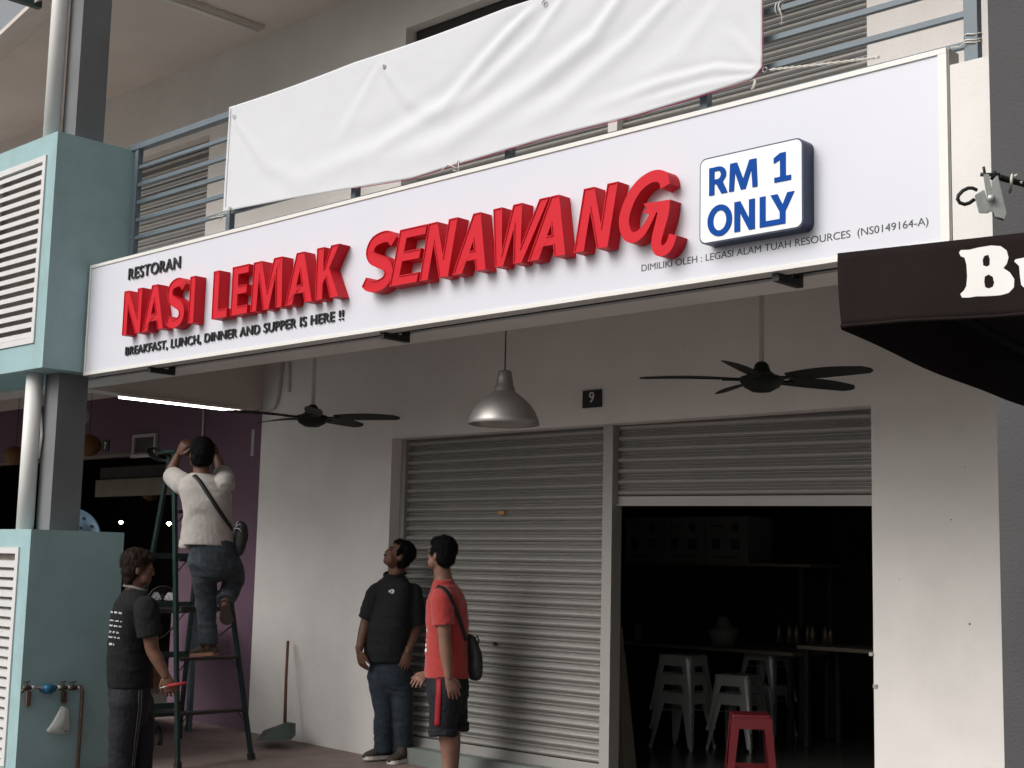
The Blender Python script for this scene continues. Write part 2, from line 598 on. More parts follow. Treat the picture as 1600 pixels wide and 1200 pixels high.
def slat_mesh(x0, x1, pitch, name='slat'):
    """one roll-formed slat: a broad bulge, a groove and a narrow bulge"""
    prof = []
    N = 14
    for i in range(N + 1):
        u = i / N
        prof.append((-.025 * math.sin(PI * u) ** .85, u * pitch * .58))
    prof += [(.011, pitch * .61), (.011, pitch * .67)]
    for i in range(5):
        u = i / 4
        prof.append((.004 - .012 * math.sin(PI * u), pitch * (.69 + .18 * u)))
    prof += [(.012, pitch * .90), (.012, pitch * .998)]
    bm = bmesh.new()
    A = [bm.verts.new((x0, y, z)) for y, z in prof]
    B = [bm.verts.new((x1, y, z)) for y, z in prof]
    for i in range(len(A) - 1): bm.faces.new((A[i], B[i], B[i + 1], A[i + 1]))
    me = bpy.data.meshes.new(name)
    bm.to_mesh(me)
    bm.free()
    me.materials.append(M_shutter)
    return me


def shutter(parent, label, x0, x1, y, z0, z1, pitch, barh=.07, sag=0.0):
    sh = bpy.data.objects.new('roller_shutter', None)
    C.objects.link(sh)
    sh.parent = parent
    sh.location = Vector((x0, y, z0)) - off_of(parent)
    sh.empty_display_size = .1
    sh['label'] = label
    w = x1 - x0
    me = slat_mesh(0, w, pitch)
    n = int((z1 - z0 - barh) / pitch) + 1
    first = None
    for i in range(n):
        z = barh + i * pitch
        if z + z0 > z1: break
        o = bpy.data.objects.new('slat', me)
        C.objects.link(o)
        o.parent = sh
        o.location = (0, random.uniform(-.001, .001), z)
        o.rotation_euler = (0, random.uniform(-.0006, .0006), 0)
    bm = bmesh.new()
    box(bm, 0, w, -.018, .012, 0, barh - .004, bevel=.004)
    box(bm, 0, w, -.030, -.018, .0, .012)
    obj('bottom_bar', bm, M_shutter, sh)
    return sh


PITCH_S = .0745
sh1 = shutter(house, 'left ground floor roller shutter, fully closed', XL + .05, XM - .04, YS, .10, HEAD + .06, PITCH_S)
sh2 = shutter(house, 'right ground floor roller shutter, three quarters open', XM + .045, XR - .003, YS, 1.895, HEAD + .06, PITCH_S)
sh2.rotation_euler = (0, .0132, 0)
sh2.location.z += .013
sh3 = shutter(house, 'left balcony roller shutter behind the banner', XL + .05, XM - .04, YS, 3.4, 5.80, PITCH_S)
sh4 = shutter(house, 'right balcony roller shutter, closed', XM + .045, XR - .003, YS, 3.4, 5.84, PITCH_S)
hpart('shutter_hood', [(XL + .02, XM - .045, YS - .05, YS + .1, 5.70, 5.855)], M_black)
hpart('door_mullion', [(XM - .04, XM + .045, YS - .075, YS + .03, 3.4, 5.86)], M_white)
# sticker and lock on the closed shutter
bm = bmesh.new()
p = at(783, 801, Y=YS - .021)
box(bm, p.x - .03, p.x + .03, p.y, p.y + .004, p.z - .012, p.z + .012, .001)
pobj('sticker', bm, M_orange, house)
bm = bmesh.new()
p = at(773, 1006, Y=YS - .018)
tube(bm, [(p.x, p.y - .01, p.z), (p.x, p.y + .01, p.z)], .013, 12)
pobj('lock_hole', bm, M_black, house)
for (px_, py_) in ((1365, 1022), (1371, 1072)):
    p = at(px_, py_, Y=YW - .01)
    bm = bmesh.new()
    box(bm, p.x - .03, p.x - .005, YW - .012, YW + .05, p.z - .012, p.z + .008, .002)
    pobj('lock_catch', bm, M_shutter, house)
# number plate "9"
p0, p1 = at(912, 611, Y=YW), at(941, 637, Y=YW)
plate = hpart('number_plate', [(p0.x, p1.x, YW - .012, YW - .001, p1.z + .005, p0.z - .0)], M_plate)
cx = (p0.x + p1.x) / 2
o = text_mesh('9', cx - .024, cx + .022, 2.615, 2.69, YW - .014, .0015, plate, 'numeral', M_platenum, bold=.01)
unshift(o)
# electrical conduit on the party wall
bm = bmesh.new()
pc = [at(441, 566, Y=YW - .02), at(437, 600, Y=YW - .02), at(433, 627, Y=YW - .02), at(428, 637, Y=YW - .02), at(420, 641, Y=YW - .02), at(405, 643, Y=YW - .02)]
tube(bm, pc, .012, 8)
pobj('conduit', bm, M_white2, house, True)
bm = bmesh.new()
pc = [at(452, 566, Y=YW - .015), at(451, 612, Y=YW - .015)]
tube(bm, pc, .010, 8)
pobj('conduit', bm, M_white2, house, True)
for (x, y, r_) in ((1515, 975, .006), (1486, 812, .004), (1508, 730, .003), (560, 742, .004), (470, 690, .003), (497, 1040, .004), (1405, 905, .003), (700, 560, .003), (1070, 540, .003)):
    q = at(x, y, Y=YW - .001)
    bm = bmesh.new()
    bmesh.ops.create_cone(bm, segments=8, radius1=r_, radius2=r_ * .7, depth=.003, cap_ends=True, matrix=Matrix.Translation(q) @ Matrix.Rotation(PI / 2, 4, 'X'))
    pobj('wall_plug', bm, M_tread, house)
# balcony batten lamp (unlit)
bat = thing('fluorescent_batten', 'unlit fluorescent batten on the balcony ceiling, above the banner', 'lamp', (-10.12, 6.55, 6.3))
bm = bmesh.new()
box(bm, -.03, .03, -.62, .6, -.05, -.002, .004)
obj('casing', bm, M_white2, bat)
bm = bmesh.new()
tube(bm, [(0, -.58, -.068), (0, .56, -.068)], .013, 10)
obj('tube', bm, M_pvc, bat, True)

# big grey column at the right
col = boxes('column', [(-2.285, -1.0, 5.0, 5.6, -.5, 7.5)], M_greycol)
tag(col, 'tall dark grey concrete column beside the right end of the signboard', 'column')

# shop interior
room = thing('shop_room', 'dark shop interior behind the half open roller shutter', 'room', (-6.2, 9.5, .1))
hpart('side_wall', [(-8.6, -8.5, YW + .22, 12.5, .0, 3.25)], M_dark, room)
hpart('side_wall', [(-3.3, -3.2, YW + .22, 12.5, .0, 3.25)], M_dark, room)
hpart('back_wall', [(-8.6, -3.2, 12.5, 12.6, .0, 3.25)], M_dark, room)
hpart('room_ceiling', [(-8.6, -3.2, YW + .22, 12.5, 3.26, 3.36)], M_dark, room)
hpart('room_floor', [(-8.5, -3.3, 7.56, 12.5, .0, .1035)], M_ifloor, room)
# upper room so that nothing shines through
hpart('upper_floor', [(-11.1, -1.2, 5.6, 9.6, CEIL + .151, CEIL + .16)], M_white2)

# ------------------------------------------------------------------ neighbour: purple shop
nb = thing('shophouse', 'purple painted neighbouring shop with a wide dark open front', 'building', (-14, 7.3, 0))
NR, NH = -11.33, 2.487
hpart('wall', [(NR, -10.061, YW, YW + .2, -.1, 3.08), (-17.5, NR, YW, YW + .2, NH, 3.08), (-24, -17.5, YW, YW + .2, -.1, 3.08)], M_purple, nb)
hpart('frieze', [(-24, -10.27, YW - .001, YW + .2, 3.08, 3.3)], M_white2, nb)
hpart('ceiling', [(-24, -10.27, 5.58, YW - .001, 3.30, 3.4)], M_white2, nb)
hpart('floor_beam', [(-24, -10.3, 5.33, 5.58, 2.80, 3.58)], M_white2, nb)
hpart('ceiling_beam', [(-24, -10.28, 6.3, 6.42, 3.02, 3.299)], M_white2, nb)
hpart('head_trim', [(-17.5, NR + .03, YW - .02, YW - .001, NH - .018, NH + .012)], M_cream, nb)
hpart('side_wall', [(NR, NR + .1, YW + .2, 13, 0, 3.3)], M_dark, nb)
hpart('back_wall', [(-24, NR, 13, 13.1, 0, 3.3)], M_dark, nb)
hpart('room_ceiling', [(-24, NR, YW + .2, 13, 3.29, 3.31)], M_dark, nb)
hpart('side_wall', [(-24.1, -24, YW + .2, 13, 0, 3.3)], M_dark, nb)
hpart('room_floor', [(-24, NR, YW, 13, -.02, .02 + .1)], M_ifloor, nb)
# neighbour's upper floor shutter
UX = -11.11
sh5 = shutter(nb, 'balcony roller shutter of the neighbouring unit, closed', -13.6, UX, YS - .02, 3.4, 5.50, PITCH_S)
hpart('wall', [(-16, UX, YW, YW + .2, 5.52, 6.4), (-16, -13.6, YW, YW + .2, 3.4, 5.52)], M_upwall, nb)
hpart('shutter_hood', [(-13.6, UX, YS - .03, YS + .1, 5.44, 5.519)], M_black, nb)
# plate 7, framed vent, tape strip
p = at(166, 696, Y=YW)
plate = hpart('number_plate', [(p.x - .065, p.x + .065, YW - .012, YW - .001, p.z - .065, p.z + .055)], M_plate, nb)
o = text_mesh('7', p.x - .022, p.x + .022, p.z - .042, p.z + .032, YW - .014, .0015, plate, 'numeral', M_platenum, bold=.01)
unshift(o)
v0, v1 = at(213, 680, Y=YW), at(243, 709, Y=YW)
fr = hpart('vent_frame', [(v0.x - .02, v1.x + .03, YW - .03, YW - .001, v0.z - .03, v0.z), (v0.x - .02, v1.x + .05, YW - .045, YW - .001, v1.z - .03, v1.z),
                          (v0.x - .02, v0.x + .01, YW - .03, YW - .001, v1.z, v0.z - .03), (v1.x - .0, v1.x + .03, YW - .03, YW - .001, v1.z, v0.z - .03)], M_tapewhite, nb)
hpart('vent_mesh', [(v0.x + .01, v1.x, YW - .008, YW - .001, v1.z, v0.z - .03)], M_dark, nb)
p0, p1 = at(394, 672, Y=YW), at(397, 712, Y=YW)
hpart('tape_strip', [(-10.20, -10.16, YW - .004, YW - .001, 2.395, 2.63)], M_tapewhite, nb)
bm = bmesh.new()
tube(bm, [at(318, 640, Y=YW - .015), at(316, 700, Y=YW - .015)], .009, 8)
pobj('conduit', bm, M_white2, nb, True)

# ------------------------------------------------------------------ teal service piers
TX, TY = -9.25, 4.785


def pier(label, z0, z1, yb, lz0, lz1, lx1, n_pitch=.0695):
    t = thing('service_pier', label, 'pier', (-9.9, 5.1, z0), 'teal plastered service piers')
    bm = bmesh.new()
    X0 = -11.35
    xl0, xl1, a0, a1 = -10.95, lx1, lz0, lz1
    # front wall with the louvre opening left out
    box(bm, X0, xl0, TY, yb, z0, z1)
    box(bm, xl1, TX, TY, yb, z0, z1)
    box(bm, xl0, xl1, TY, yb, a1, z1)
    box(bm, xl0, xl1, TY, yb, z0, a0)
    box(bm, xl0, xl1, TY + .16, yb, a0, a1)
    bmesh.ops.remove_doubles(bm, verts=bm.verts, dist=1e-5)
    pobj('masonry', bm, M_tealF, t)
    lp = bpy.data.objects.new('louvre_panel', None)
    C.objects.link(lp)
    lp.parent = t
    lp.location = Vector((xl0, TY, a0)) - Vector(t.location)
    W, H = xl1 - xl0, a1 - a0
    bm = bmesh.new()
    box(bm, 0, W, .070, .072, 0, H)
    obj('backing', bm, M_gap, lp)
    for nm, b in (('frame', (.001, .045, -.012, .05, .001, H - .001)), ('frame', (W - .045, W - .001, -.012, .05, .001, H - .001)),
                  ('frame', (.045, W - .045, -.012, .05, H - .045, H - .001)), ('frame', (.045, W - .045, -.012, .05, .001, .045))):
        bm = bmesh.new()
        box(bm, *b)
        obj(nm, bm, M_louvre, lp)
    bm = bmesh.new()
    box(bm, W / 2 - .02, W / 2 + .02, -.008, .045, .045, H - .045)
    obj('frame', bm, M_louvre, lp)
    # sloping blades
    sm = bmesh.new()
    pr = [(.0, -.034), (.0, 0), (.035, .016), (.037, .012), (.004, -.003), (.004, -.034)]
    A = [sm.verts.new((.046, y, z)) for y, z in pr]
    B = [sm.verts.new((W - .046, y, z)) for y, z in pr]
    for k in range(6): sm.faces.new((A[k], A[(k + 1) % 6], B[(k + 1) % 6], B[k]))
    me = bpy.data.meshes.new('slat')
    bmesh.ops.recalc_face_normals(sm, faces=sm.faces)
    sm.to_mesh(me)
    sm.free()
    me.materials.append(M_louvre)
    z = .085
    while z < H - .045:
        o = bpy.data.objects.new('slat', me)
        C.objects.link(o)
        o.parent = lp
        o.location = (0, 0, z)
        z += n_pitch
    return t


pier('upper teal pier block with white louvres, at the left end of the signboard', 2.812, 4.553, 5.45, 3.0, 4.40, -9.385, .0735)
pier('lower teal pier block with white louvres and a water meter on its side', -.5, 1.662, 5.52, .02, 1.535, -9.395, .0695)
# small column between and above
cpost = thing('column', 'narrow dark grey column rising behind the white downpipe', 'column', (-9.48, 5.1, 0))
hpart('shaft', [(-9.60, -9.40, 5.0, 5.235, 1.5, 7.0)], M_darkcol, cpost)
bm = bmesh.new()
pc = [at(60, 622, Y=4.98), at(64, 655, Y=4.98), at(65, 680, Y=4.98), at(60, 716, Y=4.98)]
tube(bm, pc, .011, 8)
pobj('conduit', bm, M_pvc, cpost, True)
dp = thing('downpipe', 'white plastic downpipe running up past both teal piers', 'pipe', (-9.63, 4.93, 0))
for za, zb in ((1.6, 2.84), (4.5, 7.0)):
    bm = bmesh.new()
    tube(bm, [Vector((-9.63, 4.93, za)), Vector((-9.63, 4.93, zb))], .062, 24)
    pobj('pipe', bm, M_pvc, dp, True)

# ------------------------------------------------------------------ balcony railing
rail = thing('railing', 'blue grey steel balcony railing with horizontal bars behind the banner', 'railing', (-5.9, 5.42, 3.6))
YR = 5.42
hpart('top_rail', [(-9.30, -2.50, YR - .03, YR + .03, 4.545, 4.59)], M_steel, rail, .003)
posts = [-9.185, -7.945, -6.60, -5.265, -3.93, -2.545]
bmp = bmesh.new()
box(bmp, -.022, .022, -.022, .022, 0, .963, .002)
mep = bpy.data.meshes.new('post')
bmp.to_mesh(mep)
bmp.free()
mep.materials.append(M_steel)
for x in posts:
    o = bpy.data.objects.new('post', mep)
    C.objects.link(o)
    o.parent = rail
    o.location = (x + 5.9, 0, -.02)
    if x == posts[-1]: o.scale = (1.4, 1, 1.8)
for i in range(6):
    z = 4.405 - i * .1365
    if z < 3.65: continue
    for a, b in zip(posts, posts[1:]):
        hpart('bar', [(a + .023, b - .023, YR - .014, YR + .014, z - .013, z + .013)], M_steel, rail)

# ------------------------------------------------------------------ signboard
sg = thing('signboard', 'long white restaurant signboard with raised red letters below the banner', 'sign', (-5.9, 5.1, 2.8))
SX0, SX1, SZ0, SZ1, SY = -9.232, -2.508, 2.785, 3.602, 5.10


def spart(name, lst, m, bevel=0): return hpart(name, lst, m, sg, bevel)


T = .023
spart('panel', [(SX0 + T, SX1 - T, SY + .004, SY + .09, SZ0 + T, SZ1 - T)], M_signface)
spart('frame', [(SX0, SX1, SY - .004, SY + .095, SZ1 - T, SZ1)], M_signframe, .002)
spart('frame', [(SX0, SX1, SY - .004, SY + .095, SZ0, SZ0 + T)], M_signframe, .002)
spart('frame', [(SX0, SX0 + T, SY - .003, SY + .095, SZ0 + T, SZ1 - T)], M_signframe)
spart('frame', [(SX1 - T - .015, SX1, SY - .003, SY + .095, SZ0 + T, SZ1 - T)], M_signframe)
spart('side_trim', [(SX1, SX1 + .004, SY + .01, SY + .10, SZ0, SZ1)], M_signedge)
spart('side_trim', [(SX0 + .01, SX1 - .01, SY + .096, SY + .10, SZ0 - .006, SZ0 + .03)], M_black)
# tube brackets back to the beam
for x in (-8.40, -5.965, -3.34):
    bm = bmesh.new()
    bar(bm, (x, SY + .03, 2.7665), (x, 5.329, 2.7665), .034, .034, (1, 0, 0))
    bar(bm, (x, 5.312, 2.7845), (x, 5.312, 3.1), .034, .034, (1, 0, 0))
    bar(bm, (x, SY + .125, 2.7845), (x, SY + .125, SZ0 + .3), .03, .03, (1, 0, 0))
    pobj('bracket', bm, M_black, sg)


# --- glyph outlines
def gN(x0, x1, s, h, z, sh=0):
    w = x1 - x0
    P = [(0, 0), (s, 0), (s, .62 * h), (w - 1.02 * s, 0), (w, 0), (w, h), (w - s, h), (w - s, .38 * h), (1.02 * s, h), (0, h)]
    return [[(x0 + x + sh * y, z + y) for x, y in P]]


def gA(x0, x1, s, h, z, a=.075, sh=0, c0=.20, c1=.36):
    w = x1 - x0
    k = (w / 2 - a / 2) / h
    xi = lambda v: s + v * k
    vm = (w / 2 - s) / k
    c0 *= h
    c1 *= h
    P = [(0, 0), (s, 0), (xi(c0), c0), (w - xi(c0), c0), (w - s, 0), (w, 0), (w / 2 + a / 2, h), (w / 2 - a / 2, h)]
    H = [(xi(c1), c1), (w - xi(c1), c1), (w / 2, min(vm, h * .93))]
    return [[(x0 + x + sh * y, z + y) for x, y in q] for q in (P, H)]


def gI(x0, x1, h, z): return [[(x0, z), (x1, z), (x1, z + h), (x0, z + h)]]


def gL(x0, x1, s, h, z, t=.18): return [[(x0, z), (x1, z), (x1, z + t * h), (x0 + s, z + t * h), (x0 + s, z + h), (x0, z + h)]]


def gE(x0, x1, s, h, z, sh=0, t=.17):
    w = x1 - x0
    P = [(0, 0), (w, 0), (w, t * h), (s, t * h), (s, .42 * h), (w * .92, .42 * h), (w * .92, .59 * h), (s, .59 * h), (s, (1 - t) * h), (w * .98, (1 - t) * h), (w * .98, h), (0, h)]
    return [[(x0 + x + sh * y, z + y) for x, y in P]]


def gM(x0, x1, s, h, z):
    w = x1 - x0
    P = [(0, 0), (.88 * s, 0), (1.1 * s, .66 * h), (w / 2 - .42 * s, 0), (w / 2 + .42 * s, 0), (w - 1.1 * s, .66 * h), (w - .88 * s, 0), (w, 0), (w - .2 * s, h),
         (w - 1.45 * s, h), (w / 2, .36 * h), (1.45 * s, h), (.2 * s, h)]
    return [[(x0 + x, z + y) for x, y in P]]


def gK(x0, x1, s, h, z):
    w = x1 - x0
    P = [(0, 0), (s, 0), (s, .30 * h), (1.38 * s, .41 * h), (w - 1.18 * s, 0), (w, 0), (w * .56, .57 * h), (w * .96, h), (w * .96 - 1.15 * s, h), (1.04 * s, .57 * h), (s, .57 * h), (s, h), (0, h)]
    return [[(x0 + x, z + y) for x, y in P]]


def gS(x0, x1, t, h, z, sh=0):
    U = [(.90, .80), (.74, .905), (.52, .925), (.26, .87), (.155, .725), (.25, .59), (.50, .50), (.75, .405), (.845, .26), (.74, .125), (.48, .075), (.24, .10), (.07, .185)]
    w = x1 - x0
    P = stroke([(x0 + u * w + sh * v * h, z + v * h) for u, v in U], [t * .92, t * .95, t, t, t * 1.02, t * 1.05, t * 1.12, t * 1.05, t * 1.02, t, t, t * .95, t * .92])
    return [P]


RY, RD = 5.020, .083
h, z = .312, 3.008


def red(ct, y=RY, lip=True):
    o = curve_mesh(ct, RD, y, sg, 'letter', M_red, lip)
    return unshift(o)


red(gN(-8.598, -8.366, 0.058, h, z))
red(gA(-8.338, -8.080, 0.068, h, z, .070))
red(gS(-8.052, -7.832, .061, h + .012, z - .006))
red(gI(-7.782, -7.722, h, z))
red(gL(-7.515, -7.350, 0.066, h, z))
red(gE(-7.306, -7.130, 0.066, h, z))
red(gM(-7.095, -6.775, 0.068, h, z))
red(gA(-6.742, -6.482, 0.070, h, z, .072))
red(gK(-6.452, -6.236, 0.066, h, z))
red(gS(-6.037, -5.772, .067, h + .012, z - .006, .12))
red(gE(-5.790, -5.565, 0.068, h, z, .24))
red(gN(-5.545, -5.318, 0.068, h, z, .20))
red([[(x + .0, y) for x, y in c] for c in gA(-5.285, -5.035, 0.074, h, z, .055, .16)])
hz = lambda v: z + v * h
red([[(-4.990, hz(1)), (-4.925, hz(1)), (-4.919, hz(.26)), (-4.846, hz(1)), (-4.783, hz(1)), (-4.787, hz(.28)), (-4.663, hz(1)), (-4.597, hz(1)), (-4.779, hz(0)),
      (-4.836, hz(0)), (-4.838, hz(.60)), (-4.908, hz(0)), (-4.967, hz(0))]])
red(gA(-4.735, -4.482, 0.074, h, z, .055, .16))
red(gN(-4.428, -4.212, 0.066, h, z, .19))
# the swash G: bowl, arm with stem and hooked tail, in one outline each
G1 = stroke([(-3.868, 3.246), (-3.886, 3.292), (-3.945, 3.306), (-4.02, 3.278), (-4.078, 3.215), (-4.112, 3.130), (-4.098, 3.060), (-4.058, 3.030), (-4.005, 3.047), (-3.962, 3.095), (-3.930, 3.145)],
            [.055, .060, .056, .058, .060, .062, .060, .052, .044, .036, .034], 8)
G2 = stroke([(-3.873, 3.162), (-3.882, 3.110), (-3.905, 3.04), (-3.918, 2.985), (-3.905, 2.948), (-3.868, 2.944), (-3.838, 2.968), (-3.822, 3.010)], [.066, .066, .062, .058, .052, .050, .048, .046], 8)
G3 = [(-4.000, 3.143), (-3.958, 3.126), (-3.90, 3.13), (-3.85, 3.128), (-3.838, 3.178), (-3.998, 3.184), (-3.975, 3.160)]
ga = curve_mesh([G1], RD, RY, None, 'tmp', M_red, False)
for k_, ct_ in enumerate((G2, G3)):
    gb = curve_mesh([ct_], RD - .0006 * (k_ + 1), RY + .0003 * (k_ + 1), None, 'tmp', M_red, False)
    bo = ga.modifiers.new('u', 'BOOLEAN')
    bo.operation = 'UNION'
    bo.solver = 'EXACT'
    bo.object = gb
    me = eval_mesh(ga)
    bpy.data.objects.remove(ga)
    bpy.data.objects.remove(gb)
    ga = bpy.data.objects.new('tmp', me)
    C.objects.link(ga)
ga.name = 'letter'
ga.parent = sg
unshift(ga)

# --- RM 1 ONLY price box
pb = bpy.data.objects.new('price_box', None)
C.objects.link(pb)
pb.parent = sg
BX0, BX1, BZ0, BZ1 = -3.671, -3.128, 2.936, 3.335


def rrect(x0, x1, z0, z1, r, n=6):
    P = []
    for cx_, cz_, a0 in ((x1 - r, z1 - r, 0), (x0 + r, z1 - r, 90), (x0 + r, z0 + r, 180), (x1 - r, z0 + r, 270)):
        for k in range(n + 1):
            a = R(a0 + 90 * k / n)
            P.append((cx_ + r * math.cos(a), cz_ + r * math.sin(a)))
    return P


unshift(curve_mesh([rrect(BX0, BX1, BZ0, BZ1, .035)], .1, RY - .0, pb, 'box_body', M_navy, False))
unshift(curve_mesh([rrect(BX0 + .007, BX1 - .007, BZ0 + .007, BZ1 - .007, .030)], .003, RY - .003, pb, 'box_face', M_boxwhite, False))


def blue(ct): return unshift(curve_mesh(ct, .004, RY - .007, pb, 'character', M_blue, False))


def arc(cx_, cz_, rx, rz, a0, a1, n=14): return [(cx_ + rx * math.cos(R(a0 + (a1 - a0) * k / n)), cz_ + rz * math.sin(R(a0 + (a1 - a0) * k / n))) for k in range(n + 1)]


def gR(x0, x1, s, h, z):
    w = x1 - x0
    Rr = .30 * h
    P = [(x0, z), (x0 + s, z), (x0 + s, z + .39 * h), (x0 + s + .1 * w, z + .39 * h), (x1 - 1.2 * s, z), (x1, z), (x0 + .74 * w, z + .42 * h)]
    P += arc(x0 + .50 * w, z + .70 * h, .42 * w, Rr, -55, 90, 12)
    P += [(x0, z + h)]
    H = [(x0 + s, z + .55 * h), (x0 + .45 * w, z + .55 * h)] + arc(x0 + .46 * w, z + .70 * h, .18 * w, .15 * h, -90, 90, 10) + [(x0 + s, z + .85 * h)]
    return [P, H]


bh = .128
blue(gR(-3.615, -3.515, .028, bh, 3.155))
blue(gM(-3.507, -3.357, .029, bh, 3.155))
z1_ = 3.155
blue([[(-3.270, z1_), (-3.186, z1_), (-3.186, z1_ + .022), (-3.213, z1_ + .022), (-3.213, z1_ + bh), (-3.240, z1_ + bh), (-3.273, z1_ + bh - .018), (-3.273, z1_ + bh - .042), (-3.241, z1_ + bh - .03),
       (-3.241, z1_ + .022), (-3.270, z1_ + .022)]])
z2 = 2.967
blue([arc(-3.557, z2 + .067, .066, .072, 0, 360, 36)[:-1], arc(-3.557, z2 + .067, .036, .046, 0, 360, 30)[:-1]])
blue(gN(-3.478, -3.371, .030, .136, z2))
# L and Y share a foot
blue([[(-3.345, z2), (-3.215, z2), (-3.215, z2 + .055), (-3.170, z2 + .135), (-3.204, z2 + .135), (-3.229, z2 + .085), (-3.255, z2 + .135), (-3.290, z2 + .135), (-3.243, z2 + .055), (-3.243, z2 + .024),
       (-3.316, z2 + .024), (-3.316, z2 + .136), (-3.345, z2 + .136)]])
# --- smaller lettering
text_mesh('RESTORAN', -8.684, -8.030, 3.424, 3.508, SY - .008, .011, sg, 'letter', M_print, bold=.009, spacing=1.08)
text_mesh('BREAKFAST, LUNCH, DINNER AND SUPPER IS HERE !!', -8.667, -6.275, 2.873, 2.944, SY - .007, .010, sg, 'letter', M_print, bold=.009, spacing=1.08)
text_mesh('DIMILIKI OLEH : LEGASI ALAM TUAH RESOURCES  (NS0149164-A)', -4.069, -2.600, 2.872, 2.915, SY + .0025, .0015, sg, 'letter', M_print2, bold=0)

# ------------------------------------------------------------------ blank banner
YB = 5.352
zb_x = [-7.91, -7.2, -6.69, -6.0, -5.6, -4.9, -4.3, -3.9, -3.6, -3.545]
zb_z = [3.845, 3.812, 3.782, 3.735, 3.750, 3.767, 3.762, 3.776, 3.79, 3.835]
folds = [([(850, 0), (792, 60), (700, 165), (590, 235), (430, 300)], .050, .030),
         ([(905, -30), (840, 60), (745, 150), (640, 215)], .045, .020),
         ([(1000, -40), (930, 60), (830, 140), (700, 225), (540, 275)], .060, .034),
         ([(1080, -30), (985, 70), (880, 160), (760, 225)], .050, .022),
         ([(1130, 0), (1060, 90), (960, 165)], .06, .010),
         ([(597, 100), (560, 170), (520, 240)], .045, .010),
         ([(597, 100), (640, 160), (700, 185)], .040, .010),
         ([(370, 190), (420, 260), (500, 300)], .045, .010),
         ([(1200, 112), (1120, 108), (1040, 130), (900, 180)], .022, .016),
         ([(1200, 110), (1160, 70), (1130, 40)], .020, .010),
         ([(1195, 118), (1100, 135), (980, 170)], .016, .010)]
NX, NZ = 300, 64
ban = thing('banner', 'blank white tarpaulin banner tied along the balcony railing', 'banner', (-5.7, YB, 4.2))
gx = np.linspace(-7.908, -3.548, NX)
V = []
for j in range(NZ + 1):
    v = j / NZ
    zt = 4.585 - .010 * np.abs(np.sin((gx + 7.9) / 1.33 * PI))
    zb = np.interp(gx, zb_x, zb_z)
    gz = zt * (1 - v) + zb * v
    gy = np.zeros(NX)
    gxx = gx.copy()
    gxx += -.01 * v * (gx < -7.85)
    V.append((gxx, gy, gz))
Xg = np.array([a[0] for a in V])
Zg = np.array([a[2] for a in V])
Dg = np.zeros_like(Xg)


def poly_dist(P, X, Z):
    best = np.full(X.shape, 9.)
    tt = np.zeros(X.shape)
    sg_ = np.zeros(X.shape)
    n = len(P) - 1
    for i in range(n):
        ax, az = P[i]
        bx, bz = P[i + 1]
        dx, dz = bx - ax, bz - az
        L2 = dx * dx + dz * dz
        u = np.clip(((X - ax) * dx + (Z - az) * dz) / L2, 0, 1)
        ex, ez = X - ax - u * dx, Z - az - u * dz
        d = np.hypot(ex, ez)
        m_ = d < best
        best = np.where(m_, d, best)
        tt = np.where(m_, (i + u) / n, tt)
        sg_ = np.where(m_, np.sign(ex * dz - ez * dx), sg_)
    return best, tt, sg_


for P, wd, am in folds:
    Q = []
    for (x, y) in P:
        q = at(x, y, Y=YB)
        Q.append((q.x, q.z))
    # smooth the guide line
    d, t, s = poly_dist(Q, Xg, Zg)
    sd_ = d * s
    wv = wd * (.6 + 1.0 * t)
    env = np.clip(np.minimum(t * 6 + .25, (1 - t) * 3.5), 0, 1)
    Dg += .52 * am * env * (np.exp(-(sd_ / wv) ** 2) - .55 * np.exp(-((sd_ - 1.5 * wv) / (1.1 * wv)) ** 2))
for j in range(NZ + 1):
    for i in range(NX):
        Dg[j, i] += .004 * noise.noise(Vector((Xg[j, i] * 1.7, Zg[j, i] * 3.1, 2.2))) + .0012 * noise.noise(Vector((Xg[j, i] * 9, Zg[j, i] * 11, 5)))
edge_damp = np.clip(np.arange(NZ + 1) / 6, .0, 1)[:, None]
Dg = Dg * (.25 + .75 * edge_damp)
bm = bmesh.new()
G = [[bm.verts.new((Xg[j, i], YB - .012 - Dg[j, i], Zg[j, i])) for i in range(NX)] for j in range(NZ + 1)]
for j in range(NZ):
    for i in range(NX - 1): bm.faces.new((G[j][i], G[j + 1][i], G[j + 1][i + 1], G[j][i + 1]))
sheet = pobj('sheet', bm, M_banner, ban, True)
so_ = sheet.modifiers.new('thick', 'SOLIDIFY')
so_.thickness = .0016
so_.offset = 1
# hem strips, magenta back edge, eyelets
bm = bmesh.new()
pts = [(Xg[NZ, i], YB - .008 - Dg[NZ, i], Zg[NZ, i] - .0028) for i in range(95, NX, 3)] + [(Xg[j, -1] + .003, YB - .008 - Dg[j, -1], Zg[j, -1]) for j in range(NZ, 0, -4)]
tube(bm, pts, .0022, 6)
pobj('hem', bm, M_magenta, ban)
bm = bmesh.new()
for (x, y) in ((1195, 109), (359, 326), (600, 104), (365, 182), (850, 4)):
    p = at(x, y, Y=YB - .022)
    pts = [p + Vector((math.cos(a) * .012, 0, math.sin(a) * .012)) for a in [2 * PI * k / 12 for k in range(12)]]
    tube(bm, pts, .003, 6, closed=True)
pobj('eyelet', bm, M_alu, ban)
bm = bmesh.new()
tube(bm, [(-7.885, YB - .016, 4.575), (-7.886, YB - .018, 4.2), (-7.888, YB - .018, 3.87)], .0025, 5)
pobj('hem', bm, M_banner, ban)
